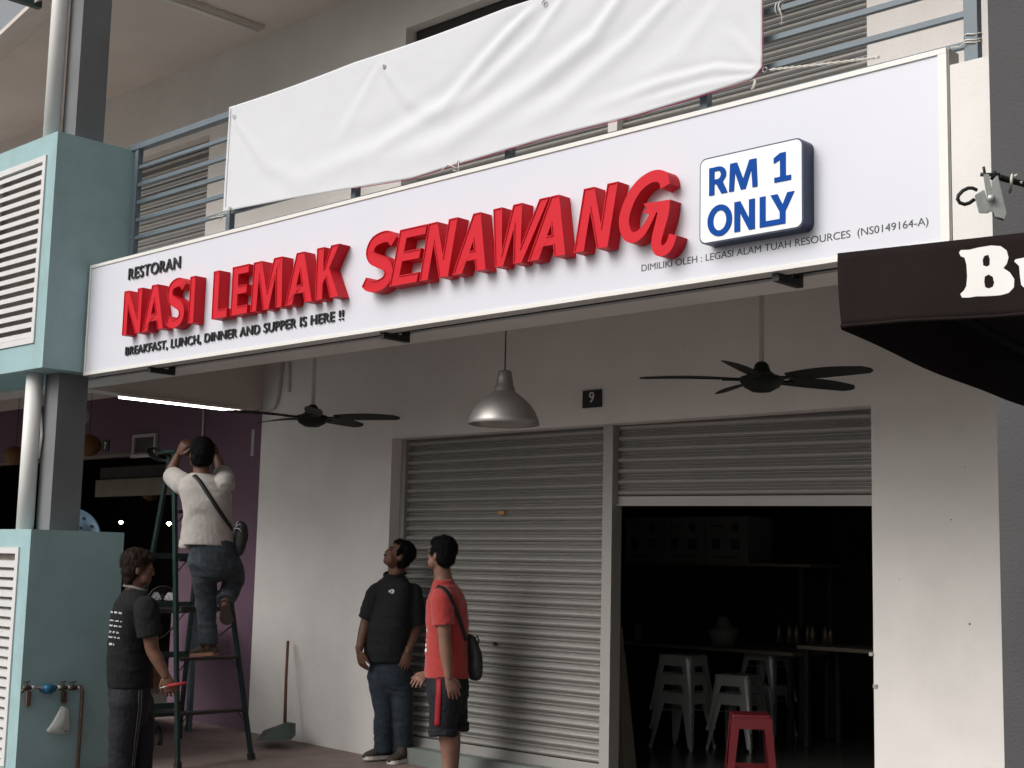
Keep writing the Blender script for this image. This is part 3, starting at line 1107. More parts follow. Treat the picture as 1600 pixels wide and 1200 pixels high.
# cords
cords = thing('cord', 'white nylon cord tying the banner corner to the right railing post', 'cord', (-3, 5.36, 3.8))
bm = bmesh.new()
path = [at(1203, 109, Y=5.36), at(1260, 103, Y=5.37), at(1330, 95, Y=5.38), at(1374, 89, Y=5.39)]
for k in range(2):
    pts = []
    for i in range(60):
        u = i / 59 * 3
        a = min(int(u), 2)
        f_ = u - a
        p = path[a].lerp(path[a + 1], f_)
        an = i * .9 + k * PI
        pts.append(p + Vector((0, math.cos(an), math.sin(an))) * .004)
    tube(bm, pts, .0035, 5)
pobj('strand', bm, M_cord, cords, True)
bm = bmesh.new()
for (yy, dz) in ((57, 0), (66, 0), (70, .002)):
    p = at(1517, yy, Y=5.42)
    pts = [Vector((-2.545 + .037 * math.cos(a), 5.42 + .03 * math.sin(a), p.z + .004 * math.cos(3 * a))) for a in [2 * PI * k / 20 for k in range(20)]]
    tube(bm, pts, .0035, 5, closed=True)
tube(bm, [at(1486, 74, Y=5.39), at(1500, 73, Y=5.385), at(1508, 66, Y=5.385)], .003, 5)
pobj('knot', bm, M_cord, cords, True)
c2 = thing('cord', 'thin cord tied round a railing bar at the top of the banner right edge', 'cord', (-3.5, 5.38, 4.1))
bm = bmesh.new()
for xx in (1212, 1217):
    p = at(xx, 10, Y=5.40)
    pts = [Vector((p.x, 5.42 + .024 * math.cos(a), 4.135 + .03 * math.sin(a))) for a in [2 * PI * k / 14 for k in range(14)]]
    tube(bm, pts, .004, 5, closed=True)
tube(bm, [at(1218, 12, Y=5.38), at(1222, 28, Y=5.38), at(1220, 38, Y=5.38), at(1225, 35, Y=5.38)], .002, 5)
pobj('strand', bm, M_cord, c2, True)
for lab, P in (('frayed cord end tying the banner bottom left corner to the railing', [(358, 331), (345, 335), (325, 341), (350, 337), (343, 345)]),
               ('small knotted cord below the middle of the banner hem', [(690, 266), (700, 257), (712, 262), (716, 250), (717, 268), (708, 266)]),
               ('short cord loop hanging below the banner hem near its right corner', [(1180, 124), (1177, 133), (1174, 140), (1178, 137), (1181, 126)])):
    bm = bmesh.new()
    pp = [at(x, y, Y=5.335) for x, y in P]
    tube(bm, pp, .0035, 5)
    o = obj('cord', bm, M_cord, None, True)
    tag(o, lab, 'cord')

# ------------------------------------------------------------------ ceiling fans, pendant, lit tube
def ceiling_fan(label, c, rot, ceil=CEIL):
    t = thing('ceiling_fan', label, 'fan', c, 'ceiling fans over the walkway')
    bm = bmesh.new()
    lathe(bm, [(0, -.075), (.05, -.070), (.095, -.045), (.118, -.012), (.120, .004), (.112, .010), (.075, .022), (.048, .042), (.036, .078), (.022, .092), (0, .094)], (0, 0, 0), 36)
    obj('motor_housing', bm, M_fan, t, True)
    bm = bmesh.new()
    tube(bm, [(0, 0, .09), (0, 0, ceil - c[2] - .05)], .014, 12)
    obj('rod', bm, M_white2, t, True)
    bm = bmesh.new()
    lathe(bm, [(.02, -.09), (.06, -.02), (.065, 0)], (0, 0, ceil - c[2] - .001), 24)
    obj('canopy', bm, M_white2, t, True)
    # blade and bracket, along +X
    bb = bmesh.new()
    N = 14
    rows = []
    for i in range(N + 1):
        u = i / N
        x = .17 + .485 * u
        wd = (.040 + .026 * math.sin(PI * min(1, u * .9 + .1))) * (1 if u < .93 else math.sqrt(max(0, 1 - ((u - .93) / .075) ** 2)) * .95 + .05)
        tw = R(-13)
        for s_ in (1, -1): pass
        rows.append([(x, s_ * wd * math.cos(tw), s_ * wd * math.sin(tw) + .006 * math.sin(PI * u)) for s_ in (1, .33, -.33, -1)])
    for dz in (0, -.006):
        for r_ in rows: pass
    T_ = [[bb.verts.new((x, y, z_ + .003)) for x, y, z_ in r_] for r_ in rows]
    U_ = [[bb.verts.new((x, y, z_ - .003)) for x, y, z_ in r_] for r_ in rows]
    for i in range(N):
        for k in range(3):
            bb.faces.new((T_[i][k], T_[i][k + 1], T_[i + 1][k + 1], T_[i + 1][k]))
            bb.faces.new((U_[i][k], U_[i + 1][k], U_[i + 1][k + 1], U_[i][k + 1]))
        for k in (0, 3):
            bb.faces.new((T_[i][k], T_[i + 1][k], U_[i + 1][k], U_[i][k]))
    for i in (0, N):
        for k in range(3): bb.faces.new((T_[i][k], T_[i][k + 1], U_[i][k + 1], U_[i][k]))
    bmesh.ops.recalc_face_normals(bb, faces=bb.faces)
    me = bpy.data.meshes.new('blade')
    bb.to_mesh(me)
    bb.free()
    me.materials.append(M_fan)
    ab = bmesh.new()
    bar(ab, (.10, 0, -.004), (.21, 0, -.002), .012, .05, (0, 0, 1))
    bmesh.ops.recalc_face_normals(ab, faces=ab.faces)
    ma = bpy.data.meshes.new('blade_arm')
    ab.to_mesh(ma)
    ab.free()
    ma.materials.append(M_fan)
    for k in range(5):
        for mm, nm in ((me, 'blade'), (ma, 'blade_arm')):
            o = bpy.data.objects.new(nm, mm)
            C.objects.link(o)
            o.parent = t
            o.rotation_euler = (0, 0, R(rot + 72 * k))
    return t


f1 = at(1190, 592, Y=6.3)
f2 = at(488, 652, Y=6.3)
ceiling_fan('dark five blade ceiling fan above the half open right doorway', f1, 1)
ceiling_fan('dark five blade ceiling fan on the left, in front of the purple wall edge', f2, 35)
pl_ = at(788, 640, Y=5.78)
pen = thing('pendant_lamp', 'dome shaped aluminium pendant lamp hanging above the closed shutter', 'lamp', (-5.615, 5.78, 2.293))
bm = bmesh.new()
pr = [(.268, 0), (.272, .004), (.262, .035), (.238, .085), (.198, .135), (.140, .180), (.088, .212), (.078, .222), (.076, .245), (.068, .250), (.060, .30), (.050, .345), (.045, .352), (0, .354)]
pr = [(r_ * .77, z_ * .90) for r_, z_ in pr]
pr2 = [(r_ - .006 if r_ > .01 else 0, z_ - .004 if z_ > .01 else z_) for r_, z_ in pr[1:8]]
lathe(bm, pr[::-1] + [(.202, 0)] + pr2[1:] + [(0, .17)], (0, 0, 0), 64)
obj('shade', bm, M_alu, pen, True)
bm = bmesh.new()
lathe(bm, [(0, -.05 + .12), (.03, .08), (.034, .11), (.02, .15), (.018, .2)], (0, 0, 0), 20)
obj('bulb', bm, M_boxwhite, pen, True)
bm = bmesh.new()
tube(bm, [(0, 0, .315), (0, 0, CEIL - 2.294)], .004, 8)
obj('flex', bm, M_black, pen, True)

lit = thing('fluorescent_lamp', 'lit fluorescent tube under the party beam above the ladder', 'lamp', (-10.045, 6.465, 2.782))
bm = bmesh.new()
box(bm, -.02, .025, -.62, .62, -.012, .008, .002)
obj('batten', bm, M_white2, lit)
bm = bmesh.new()
tube(bm, [(.012, -.60, -.024), (.012, .60, -.024)], .0075, 12)
obj('tube', bm, M_tubeon, lit, True)

# ------------------------------------------------------------------ awning at the right
RA = R(9.5)
ux, uy = Vector((math.cos(RA), math.sin(RA), 0)), Vector((-math.sin(RA), math.cos(RA), 0))
c0 = at(1309, 396, D=3.5)
aw = thing('awning', 'dark brown canvas canopy with white lettering jutting in at the right edge', 'awning', c0)


def awp(u, v, z): return ux * u + uy * v + Vector((0, 0, z))


WV, DV, HV = 2.6, 1.85, .190
NU, NVv = 120, 10


def wave(u): return .009 * math.sin(u * 7 + .6) + .006 * math.sin(u * 15) + .002 * math.sin(u * 41 + 1) + .014 * math.exp(-((u - .22) / .09) ** 2)


bm = bmesh.new()
g = [[bm.verts.new(awp(WV * i / NU + .012 * (j / NVv) ** 2 * (i < 3), -wave(WV * i / NU) * (j / NVv) * (1.2 - .2 * j / NVv), -HV * j / NVv - .004 * math.sin(WV * i / NU * 3.3) * j / NVv)) for j in range(NVv + 1)] for i in range(NU + 1)]
for i in range(NU):
    for j in range(NVv): bm.faces.new((g[i][j], g[i][j + 1], g[i + 1][j + 1], g[i + 1][j]))
# rolled hem along the bottom
o = obj('front_valance', bm, M_awning, aw, True)
o.modifiers.new('t', 'SOLIDIFY').thickness = .002
bm = bmesh.new()
tube(bm, [awp(WV * i / 60 + (.01 if i == 0 else 0), -wave(WV * i / 60) - .001, -HV + .003 - .004 * math.sin(WV * i / 60 * 3.3)) for i in range(61)], .0045, 6)
obj('hem', bm, M_awning, aw, True)
bm = bmesh.new()
NS = 40
g = [[bm.verts.new(awp(.006 + .010 * math.sin(3.1 * i / NS * 4) * j / 6 * .5, .003 + DV * i / NS, -(HV + .004 + .012 * math.sin(PI * i / NS)) * j / 6)) for j in range(7)] for i in range(NS + 1)]
for i in range(NS):
    for j in range(6): bm.faces.new((g[i][j], g[i][j + 1], g[i + 1][j + 1], g[i + 1][j]))
o = obj('side_valance', bm, M_awning, aw, True)
o.modifiers.new('t', 'SOLIDIFY').thickness = .002
bm = bmesh.new()
v = [bm.verts.new(awp(a, b, c)) for a, b, c in ((.002, .002, .001), (WV, .002, .001), (WV, DV, .001), (.002, DV, .001), (WV / 2 - .5, DV / 2, .11), (WV / 2 + .5, DV / 2, .11))]
for f_ in ((0, 1, 5, 4), (1, 2, 5), (2, 3, 4, 5), (3, 0, 4)): bm.faces.new([v[k] for k in f_])
o = obj('top_cloth', bm, M_awning, aw)
bm = bmesh.new()
bar(bm, awp(.02, .02, -.012), awp(.02, DV - .02, -.012), .02, .02)
bar(bm, awp(.02, .02, -.014), awp(WV - .02, .02, -.014), .02, .02)
bar(bm, awp(.02, .03, -.04), awp(WV - .3, DV - .1, -.04), .02, .02)
bar(bm, awp(WV - .1, .1, -.02), awp(WV - .1, .1, -2.7), .035, .035)
obj('pole_frame', bm, M_black, aw)


# "Bu" in white, printed on the valance
def awtext(ct, nm='printed_letter'):
    o = curve_mesh(ct, .0012, 0, None, nm, M_awnprint, False)
    me = o.data
    # dense enough to follow the cloth
    bm = bmesh.new()
    bm.from_mesh(me)
    for ax_ in range(1, 40):
        bmesh.ops.bisect_plane(bm, geom=bm.verts[:] + bm.edges[:] + bm.faces[:], plane_co=(ax_ * .012, 0, 0), plane_no=(1, 0, 0))
    for v_ in bm.verts:
        u_, dy, w_ = v_.co.x, v_.co.y, v_.co.z
        ju = -w_ / HV
        v_.co = awp(u_, -wave(u_) * ju * (1.2 - .2 * ju) - .0022 - .0012 + dy, w_)
    bm.to_mesh(me)
    bm.free()
    o.parent = aw
    return o


def px2aw(x, y):
    d = ray(x, y)
    n_ = uy
    t_ = (Vector(aw.location) - CAM).dot(n_) / d.dot(n_)
    q = CAM + d * t_ - Vector(aw.location)
    return (q.dot(ux), q.z)


def bz(x, y): return (1280 + x / 2.728, 220 + y / 2.728)


Bout = [(598, 478), (606, 467), (640, 466), (680, 456), (735, 447), (775, 450), (800, 468), (808, 498), (800, 525), (785, 543), (812, 560), (832, 590), (830, 625), (808, 648), (770, 658), (720, 662),
        (670, 664), (640, 670), (612, 670), (605, 655), (620, 640), (630, 620), (633, 580), (630, 530), (622, 500), (606, 494)]
Bh1 = [(705, 492), (722, 486), (728, 505), (727, 530), (715, 537), (700, 532), (698, 508)]
Bh2 = [(706, 580), (722, 570), (740, 580), (746, 605), (740, 622), (722, 630), (708, 624), (704, 602)]
awtext([[px2aw(*bz(*p)) for p in c] for c in (Bout, Bh1, Bh2)])
Uo = [(832, 515), (838, 506), (880, 498), (900, 500), (902, 560), (908, 600), (925, 612), (945, 600), (950, 560), (948, 520), (940, 505), (990, 490), (1005, 495), (1006, 600), (1022, 628), (960, 640),
      (955, 620), (930, 640), (890, 640), (862, 615), (856, 570), (853, 535), (842, 524)]
awtext([[px2aw(*bz(*p)) for p in Uo]])

# ------------------------------------------------------------------ floodlight beside the column
fl = at(1548, 305, D=4.75)
fd = thing('floodlight', 'small grey floodlight on a black arm in front of the dark column', 'lamp', fl)
cx_ = lambda x, y, dd=0: at(1480 + x / 8.575, 240 + y / 8.571, D=4.75 + dd) - fl


def slab(poly, dep0, dep1, m, nm, bev=.002):
    bm = bmesh.new()
    A = [bm.verts.new(cx_(x, y, dep0)) for x, y in poly]
    B = [bm.verts.new(cx_(x, y, dep1)) for x, y in poly]
    n_ = len(poly)
    for k in range(n_): bm.faces.new((A[k], A[(k + 1) % n_], B[(k + 1) % n_], B[k]))
    bm.faces.new(A)
    bm.faces.new(B[::-1])
    bmesh.ops.recalc_face_normals(bm, faces=bm.faces)
    if bev: bmesh.ops.bevel(bm, geom=bm.edges[:], offset=bev, segments=2, affect='EDGES')
    return obj(nm, bm, m, fd)


slab([(365, 560), (495, 480), (585, 770), (545, 800), (425, 800)], -.05, .05, M_flood, 'lamp_housing')
slab([(480, 285), (560, 270), (650, 770), (600, 790), (560, 760)], -.075, .065, M_flood, 'bracket_plate')
slab([(590, 375), (680, 285), (800, 800), (770, 880), (640, 850), (620, 780)], -.085, .075, M_floodfront, 'front_frame')
slab([(600, 790), (740, 870), (760, 905), (640, 860)], -.078, .06, M_glass, 'lamp_glass', 0)
bm = bmesh.new()
tube(bm, [cx_(450, 280, -.06), cx_(700, 285, -.06)], .007, 8)
tube(bm, [cx_(487, 175, -.06), cx_(503, 270, -.06)], .005, 8)
tube(bm, [cx_(640, 235, -.06), cx_(620, 300, -.06), cx_(595, 340, -.05)], .006, 8)
obj('bracket_bolt', bm, M_black, fd, True)
bm = bmesh.new()
lathe(bm, [(0, .012), (.010, .010), (.014, .004), (.014, 0)], cx_(588, 600, -.088), 12, -ray(1548, 305))
obj('pivot_screw', bm, M_signedge, fd, True)
bm = bmesh.new()
tube(bm, [cx_(400, 490, .0), cx_(340, 462, 0), cx_(280, 462, 0), cx_(205, 500, 0), cx_(150, 560, 0), cx_(140, 610, 0), cx_(170, 660, 0), cx_(235, 680, 0), cx_(300, 660, 0), cx_(365, 612, 0)], .0065, 8)
obj('power_cable', bm, M_black, fd, True)
bm = bmesh.new()
tube(bm, [cx_(690, 315, -.02), cx_(1010, 405, .12), cx_(1500, 560, .22)], .011, 10)
obj('arm', bm, M_black, fd, True)
bm = bmesh.new()
tube(bm, [cx_(870, 285, .02), cx_(862, 330, .0), cx_(860, 400, .0), cx_(850, 480, .03), cx_(835, 525, .05)], .005, 6)
tube(bm, [cx_(905, 305, .05), cx_(925, 290, .05), cx_(940, 292, .05)], .005, 6)
tube(bm, [cx_(990, 370, .08), cx_(995, 405, .08)], .005, 6)
obj('cable_tie', bm, M_cord, fd, True)

# ------------------------------------------------------------------ water meter on the pier side (plane X = TX)
wp = thing('water_pipe', 'copper water pipe with blue meter and brass valves on the teal pier', 'pipe', (TX, 5.1, .56))
tp = lambda x, y, o_=.045: at(x, y, X=TX + o_)
bm = bmesh.new()
tube(bm, [tp(40, 1075), tp(128, 1073)], .010, 10)
tube(bm, [tp(127, 1073), tp(129, 1079), tp(125, 1140), tp(120, 1215)], [.012, .0135, .0135, .0135], 10)
pobj('pipe', bm, M_copper, wp, True)
bm = bmesh.new()
mc = tp(75, 1076)
lathe(bm, [(0, -.035), (.03, -.033), (.042, -.015), (.045, .005), (.038, .022), (.022, .03), (0, .031)], mc, 20, (0, 0, 1))
lathe(bm, [(0, -.06), (.020, -.055), (.024, -.03), (.024, .03), (.020, .055), (0, .06)], mc, 14, (0, 1, 0))
pobj('meter', bm, M_meter, wp, True)
for xx in (42, 99, 114):
    q = tp(xx, 1075)
    bm = bmesh.new()
    lathe(bm, [(0, -.03), (.014, -.03), (.017, -.01), (.017, .01), (.014, .03), (0, .03)], q, 12, (0, 1, 0))
    tube(bm, [q, q + Vector((0, 0, .035))], .008, 8)
    bar(bm, q + Vector((0, -.03, .038)), q + Vector((0, .02, .045)), .010, .006)
    if xx == 42: tube(bm, [q, q + Vector((.01, -.03, -.012)), q + Vector((.01, -.045, -.03))], .010, 8)
    if xx == 99: tube(bm, [q, q + Vector((0, 0, -.06)), q + Vector((0, -.01, -.09))], [.012, .010, .008], 8)
    pobj('valve', bm, M_brass, wp, True)
for xx in (51, 92, 107, 122):
    q = tp(xx, 1074)
    bm = bmesh.new()
    tube(bm, [q - Vector((0, .012, 0)), q + Vector((0, .012, 0))], .0125, 10)
    pobj('thread_tape', bm, M_tape, wp, True)
for xx, y0_, y1_ in ((44, 1080, 1103), (100, 1080, 1098)):
    q0, q1 = tp(xx, y0_, .01), tp(xx, y1_, .01)
    bm = bmesh.new()
    box(bm, TX + .001, TX + .03, q0.y - .016, q0.y + .016, q1.z, q0.z, .002)
    pobj('wall_clip', bm, M_copper, wp)
# hanging plastic bag
bg_ = thing('plastic_bag', 'small clear plastic bag of scraps hanging from the tap', 'bag', tuple(tp(97, 1100)))
bm = bmesh.new()
outl = [(1103, 96, 99), (1106, 94, 108), (1112, 90, 110), (1122, 85, 110), (1132, 79, 110), (1140, 73, 109), (1143, 73, 108), (1146, 78, 107)]
fr_, bk_ = [], []
for k, (yy, xa, xb) in enumerate(outl):
    th = .006 + .026 * math.sin(PI * min(1, k / 7.5))
    a, b = tp(xa, yy, .05), tp(xb, yy, .05)
    n_ = 8
    fr_.append([bm.verts.new(a.lerp(b, i / n_) + Vector((th * math.sin(PI * i / n_) + .002 * noise.noise(Vector((i * .9, k * .8, 1))), 0, 0))) for i in range(n_ + 1)])
    bk_.append([fr_[-1][0]] + [bm.verts.new(a.lerp(b, i / n_) - Vector((th * .7 * math.sin(PI * i / n_), 0, 0))) for i in range(1, n_)] + [fr_[-1][-1]])
for g_ in (fr_, bk_):
    for k in range(len(g_) - 1):
        for i in range(8): bm.faces.new((g_[k][i], g_[k][i + 1], g_[k + 1][i + 1], g_[k + 1][i]))
pobj('sheet', bm, M_plasticbag, bg_, True)
bm = bmesh.new()
for (xx, yy, r_) in ((93, 1134, .014), (101, 1142, .015), (88, 1139, .008), (97, 1138, .009)):
    q = tp(xx, yy, .055)
    m4 = Matrix.Translation(q) @ Matrix.Diagonal((r_ * .8, r_ * 1.3, r_ * .7, 1))
    bmesh.ops.create_icosphere(bm, subdivisions=2, radius=1, matrix=m4)
pobj('scraps', bm, M_fish, bg_, True)

# ------------------------------------------------------------------ dustpan by the white wall
dpn = thing('dustpan', 'dark green long handled dustpan standing against the white wall', 'dustpan', tuple(at(436, 1150, Y=7.05)))
bm = bmesh.new()
q = lambda x, y, Y_: at(x, y, Y=Y_)
A = [q(400, 1158, 6.78), q(455, 1156, 6.95), q(462, 1148, 7.16), q(412, 1141, 7.16)]
T2 = [q(407, 1153, 6.85), q(448, 1128, 6.98), q(462, 1130, 7.16), q(432, 1134, 7.16)]
va = [bm.verts.new(v) for v in A]
vt = [bm.verts.new(v) for v in T2]
bm.faces.new(va)
bm.faces.new((vt[1], vt[2], vt[3]))
for k in (1, 2): bm.faces.new((va[k], va[(k + 1) % 4], vt[(k + 1) % 4], vt[k]))
bm.faces.new((va[3], va[0], vt[3]))
bm.faces.new((va[0], va[1], vt[1]))
bm.faces.new((va[0], vt[1], vt[3]))
o = pobj('pan', bm, M_green, dpn)
bm = bmesh.new()
tube(bm, [q(445, 1131, 7.08), q(447, 1060, 7.15), q(450, 1002, 7.24)], [.014, .012, .012], 10)
pobj('handle', bm, M_wood, dpn, True)

# ------------------------------------------------------------------ inside the shop
def metal_stool(loc, label=None, group='white metal stools in nested stacks', rz=0):
    t = thing('stool', label, 'stool', loc, group, rz)
    W, B_, Hh = .138, .190, .43
    bm = bmesh.new()
    box(bm, -W, W, -W, W, Hh - .022, Hh, .008)
    obj('seat', bm, M_stool, t)
    bm = bmesh.new()
    for k in range(4):
        a = Matrix.Rotation(k * PI / 2, 3, 'Z')
        z0, z1 = Hh - .085, Hh - .02
        f0, f1 = W + .012, W + .002
        P = [a @ Vector(p) for p in ((-f0 + .04, -f0, z0), (f0 - .04, -f0, z0), (f1, -f1, z1), (-f1, -f1, z1))]
        P2 = [a @ Vector(p) for p in ((-f0 + .04, -f0 + .006, z0), (f0 - .04, -f0 + .006, z0), (f1 - .006, -f1 + .006, z1), (-f1 + .006, -f1 + .006, z1))]
        v1, v2 = [bm.verts.new(p) for p in P], [bm.verts.new(p) for p in P2]
        bm.faces.new(v1)
        bm.faces.new(v2[::-1])
        for i in range(4): bm.faces.new((v1[i], v1[(i + 1) % 4], v2[(i + 1) % 4], v2[i]))
    obj('apron', bm, M_stool, t)
    for k in range(4):
        a = Matrix.Rotation(k * PI / 2 + PI / 4, 3, 'Z')
        bm = bmesh.new()
        n_ = 6
        prev = None
        for i in range(n_ + 1):
            u = i / n_
            rr_ = (W * 1.41 - .005) + (B_ * 1.41 - W * 1.41) * u
            hw = .058 * (1 - .62 * u)
            z_ = Hh - .02 - (Hh - .045) * u
            ring = [bm.verts.new(a @ Vector(p)) for p in ((rr_ - hw * .75, -hw, z_), (rr_ - .008, -hw * .45, z_), (rr_, 0, z_), (rr_ - .008, hw * .45, z_), (rr_ - hw * .75, hw, z_))]
            if prev:
                for j in range(4): bm.faces.new((prev[j], prev[j + 1], ring[j + 1], ring[j]))
            prev = ring
        lg = obj('leg', bm, M_stool, t)
        lg.modifiers.new('t', 'SOLIDIFY').thickness = .003
        bm = bmesh.new()
        e = a @ Vector((B_ * 1.41 - .012, 0, 0))
        tube(bm, [(e.x, e.y, 0), (e.x, e.y, .028)], .013, 8)
        obj('foot_cap', bm, M_stool, lg)
    bm = bmesh.new()
    d_ = W + .02
    bar(bm, (-d_, -d_, Hh - .14), (d_, d_, Hh - .14), .016, .004, (1, -1, 0))
    bar(bm, (-d_, d_, Hh - .146), (d_, -d_, Hh - .146), .016, .004, (1, 1, 0))
    obj('brace', bm, M_stool, t)
    return t


ZF = .104
st = metal_stool((0, 0, 0), 'white metal stool, bottom one of the left nested stack', rz=0)
stacks = [(at(1052, 1170, Z=ZF), 3, 'left', 8), (at(1140, 1172, Z=ZF), 2, 'front', 12), (at(1128, 1158, Z=ZF), 2, 'rear', 4)]
names = {3: ['bottom one', 'middle one', 'top one'], 2: ['lower one', 'upper one']}
first = True
for c, n, nm, rz in stacks:
    for k in range(n):
        if first:
            o = st
            first = False
        else: o = copy_tree(st)
        zz = ZF + .145 * k
        if nm == 'rear': zz += .145 if k else 0
        o.location = (c.x, c.y + (.12 if nm != 'rear' else .65), zz)
        o.rotation_euler = (0, 0, R(rz + 43 - 45))
        o['label'] = 'white metal stool, %s of the %s nested stack in the doorway' % (names[n][k], nm)

# red plastic stool
rs = at(1178, 1200, Z=ZF)
rsp = Vector((-5.33, 7.88, ZF))
rst = thing('stool', 'red plastic stool standing in front of the white metal stools', 'stool', rsp, None, R(38))
W, B_, Hh = .125, .165, .455
bm = bmesh.new()
box(bm, -W, W, -W, W, Hh - .03, Hh, .012)
obj('seat', bm, M_redplastic, rst)
bm = bmesh.new()
for k in range(4):
    a = Matrix.Rotation(k * PI / 2, 3, 'Z')
    P = [a @ Vector(p) for p in ((-W - .01, -W - .008, Hh - .09), (W + .01, -W - .008, Hh - .09), (W, -W, Hh - .02), (-W, -W, Hh - .02))]
    P2 = [p * 1 + a @ Vector((0, .006, 0)) for p in P]
    v1, v2 = [bm.verts.new(p) for p in P], [bm.verts.new(p) for p in P2]
    bm.faces.new(v1)
    bm.faces.new(v2[::-1])
    for i in range(4): bm.faces.new((v1[i], v1[(i + 1) % 4], v2[(i + 1) % 4], v2[i]))
obj('apron', bm, M_redplastic, rst)
for k in range(4):
    a = Matrix.Rotation(k * PI / 2, 3, 'Z')
    bm = bmesh.new()
    for sx, sy in ((1, 0), (0, 1)):
        t0, t1 = (W + .003, W + .003), (B_, B_)
        wa, wb = .055, .04
        if sx: P = [(-t0[0], -t0[1], Hh - .02), (-t0[0] + wa, -t0[1], Hh - .02), (-t1[0] + wb, -t1[1], 0), (-t1[0], -t1[1], 0)]
        else: P = [(-t0[0], -t0[1], Hh - .02), (-t0[0], -t0[1] + wa, Hh - .02), (-t1[0], -t1[1] + wb, 0), (-t1[0], -t1[1], 0)]
        bm.faces.new([bm.verts.new(a @ Vector(p)) for p in P])
    bmesh.ops.remove_doubles(bm, verts=bm.verts, dist=1e-5)
    lg = obj('leg', bm, M_redplastic, rst)
    lg.modifiers.new('t', 'SOLIDIFY').thickness = .006
for k in range(4):
    a = Matrix.Rotation(k * PI / 2, 3, 'Z')
    bm = bmesh.new()
    rr_ = B_ - .018
    bar(bm, a @ Vector((-rr_, -rr_, .10)), a @ Vector((rr_, -rr_, .10)), .004, .03, a @ Vector((0, 1, 0)))
    obj('rung', bm, M_redplastic, rst)

# tables and shelf
def table(label, x0, x1, y0, y1, z_, m=M_board):
    t = thing('table', label, 'table', ((x0 + x1) / 2, (y0 + y1) / 2, ZF), 'tables inside the shop')
    hpart('tabletop', [(x0, x1, y0, y1, z_ - .03, z_)], m, t, .003)
    for x in (x0 + .06, x1 - .06):
        for y in (y0 + .06, y1 - .06): hpart('leg', [(x - .02, x + .02, y - .02, y + .02, ZF, z_ - .031)], M_tread, t)
    return t


table('long wooden table inside the shop behind the stool stacks', -8.3, -6.35, 10.0, 10.7, .83)
table('shorter wooden table inside the shop, on the right, holding small bottles', -6.25, -5.35, 9.9, 10.5, .90)
shf = thing('shelf', 'high pale shelf board inside the shop carrying white cartons', 'shelf', (-7, 10.4, ZF))
hpart('board', [(-8.45, -6.3, 10.2, 10.7, 1.53, 1.555)], M_board, shf)
for x in (-8.35, -6.4): hpart('upright', [(x - .02, x + .02, 10.2, 10.24, ZF, 1.529), (x - .02, x + .02, 10.66, 10.7, ZF, 1.529)], M_tread, shf)
cx0 = [-8.30, -7.84, -7.38]
for k, x in enumerate(cx0):
    pos = ['left', 'middle', 'right'][k]
    t = thing('carton', 'white carton with dark print, %s of three on the high shelf' % pos, 'box', (x + .22, 10.42, 1.555), 'cartons on the high shelf')
    hpart('carton_body', [(x, x + .44, 10.22, 10.6, 1.556, 1.96)], M_carton, t, .003)
    hpart('printed_mark', [(x + .06, x + .15, 10.217, 10.219, 1.67, 1.76), (x + .26, x + .36, 10.217, 10.219, 1.67, 1.76), (x + .08, x + .34, 10.217, 10.219, 1.60, 1.612),
                           (x + .05, x + .2, 10.217, 10.219, 1.87, 1.88)], M_cartonprint, t)
    bm = bmesh.new()
    bmesh.ops.create_cone(bm, cap_ends=True, segments=20, radius1=.04, radius2=.04, depth=.002, matrix=Matrix.Translation((x + .31, 10.218, 1.86)) @ Matrix.Rotation(PI / 2, 4, 'X'))
    pobj('printed_logo', bm, M_cartonprint, t)
M_bottle = mat('dull steel can', (.10, .08, .06), .4, .1, 20, .05, 60, metal=.3)
for k, px_ in enumerate((1222, 1234, 1250, 1262, 1275, 1290, 1303)):
    q_ = at(px_, 1008, Y=10.15)
    bm = bmesh.new()
    r_ = .022 + .004 * (k % 3)
    lathe(bm, [(0, 0), (r_, 0), (r_, .10), (r_ * .6, .125), (r_ * .5, .15), (0, .15)], (q_.x, 10.1 + .05 * (k % 2), .9005), 14)
    o = obj('bottle', bm, M_bottle, None, True)
    tag(o, ['leftmost', 'second', 'third', 'middle', 'fifth', 'sixth', 'rightmost'][k] + ' small sauce bottle, counted from the left, on the right table in the shop', 'bottle', 'sauce bottles on the right table')
bm = bmesh.new()
q_ = at(991, 1015, Y=10.1)
lathe(bm, [(0, 0), (.032, 0), (.042, .15), (.044, .152), (.03, .15), (0, .15)], (q_.x, 10.15, .8305), 18)
tag(obj('cup', bm, M_carton, None, True), 'white tall cup at the left end of the long table', 'cup')
bm = bmesh.new()
q_ = at(1120, 990, Y=10.2)
lathe(bm, [(0, 0), (.10, 0), (.13, .09), (.135, .14), (.11, .15), (.06, .19), (.05, .24), (0, .26)], (q_.x, 10.3, .8305), 20)
tag(obj('kettle', bm, M_carton, None, True), 'pale round pot with a lid on the long table', 'pot')
# leaning boards just inside the mullion
for k in range(3):
    bm = bmesh.new()
    yb_ = 7.62 + .03 * k
    b0, b1 = at(972 + 7 * k, 1190, Y=yb_), at(960 + 4 * k, 940 + 40 * k, Y=yb_ + .05)
    b0.z = ZF + .012
    bar(bm, b0, b1, .030, .09, (1, 0, 0))
    o = obj('board', bm, [M_woodd, M_cream, M_woodd][k])
    tag(o, ['tall', 'middle', 'short'][k] + ' wooden board leaning inside the doorway beside the mullion', 'board', 'boards leaning inside the doorway')

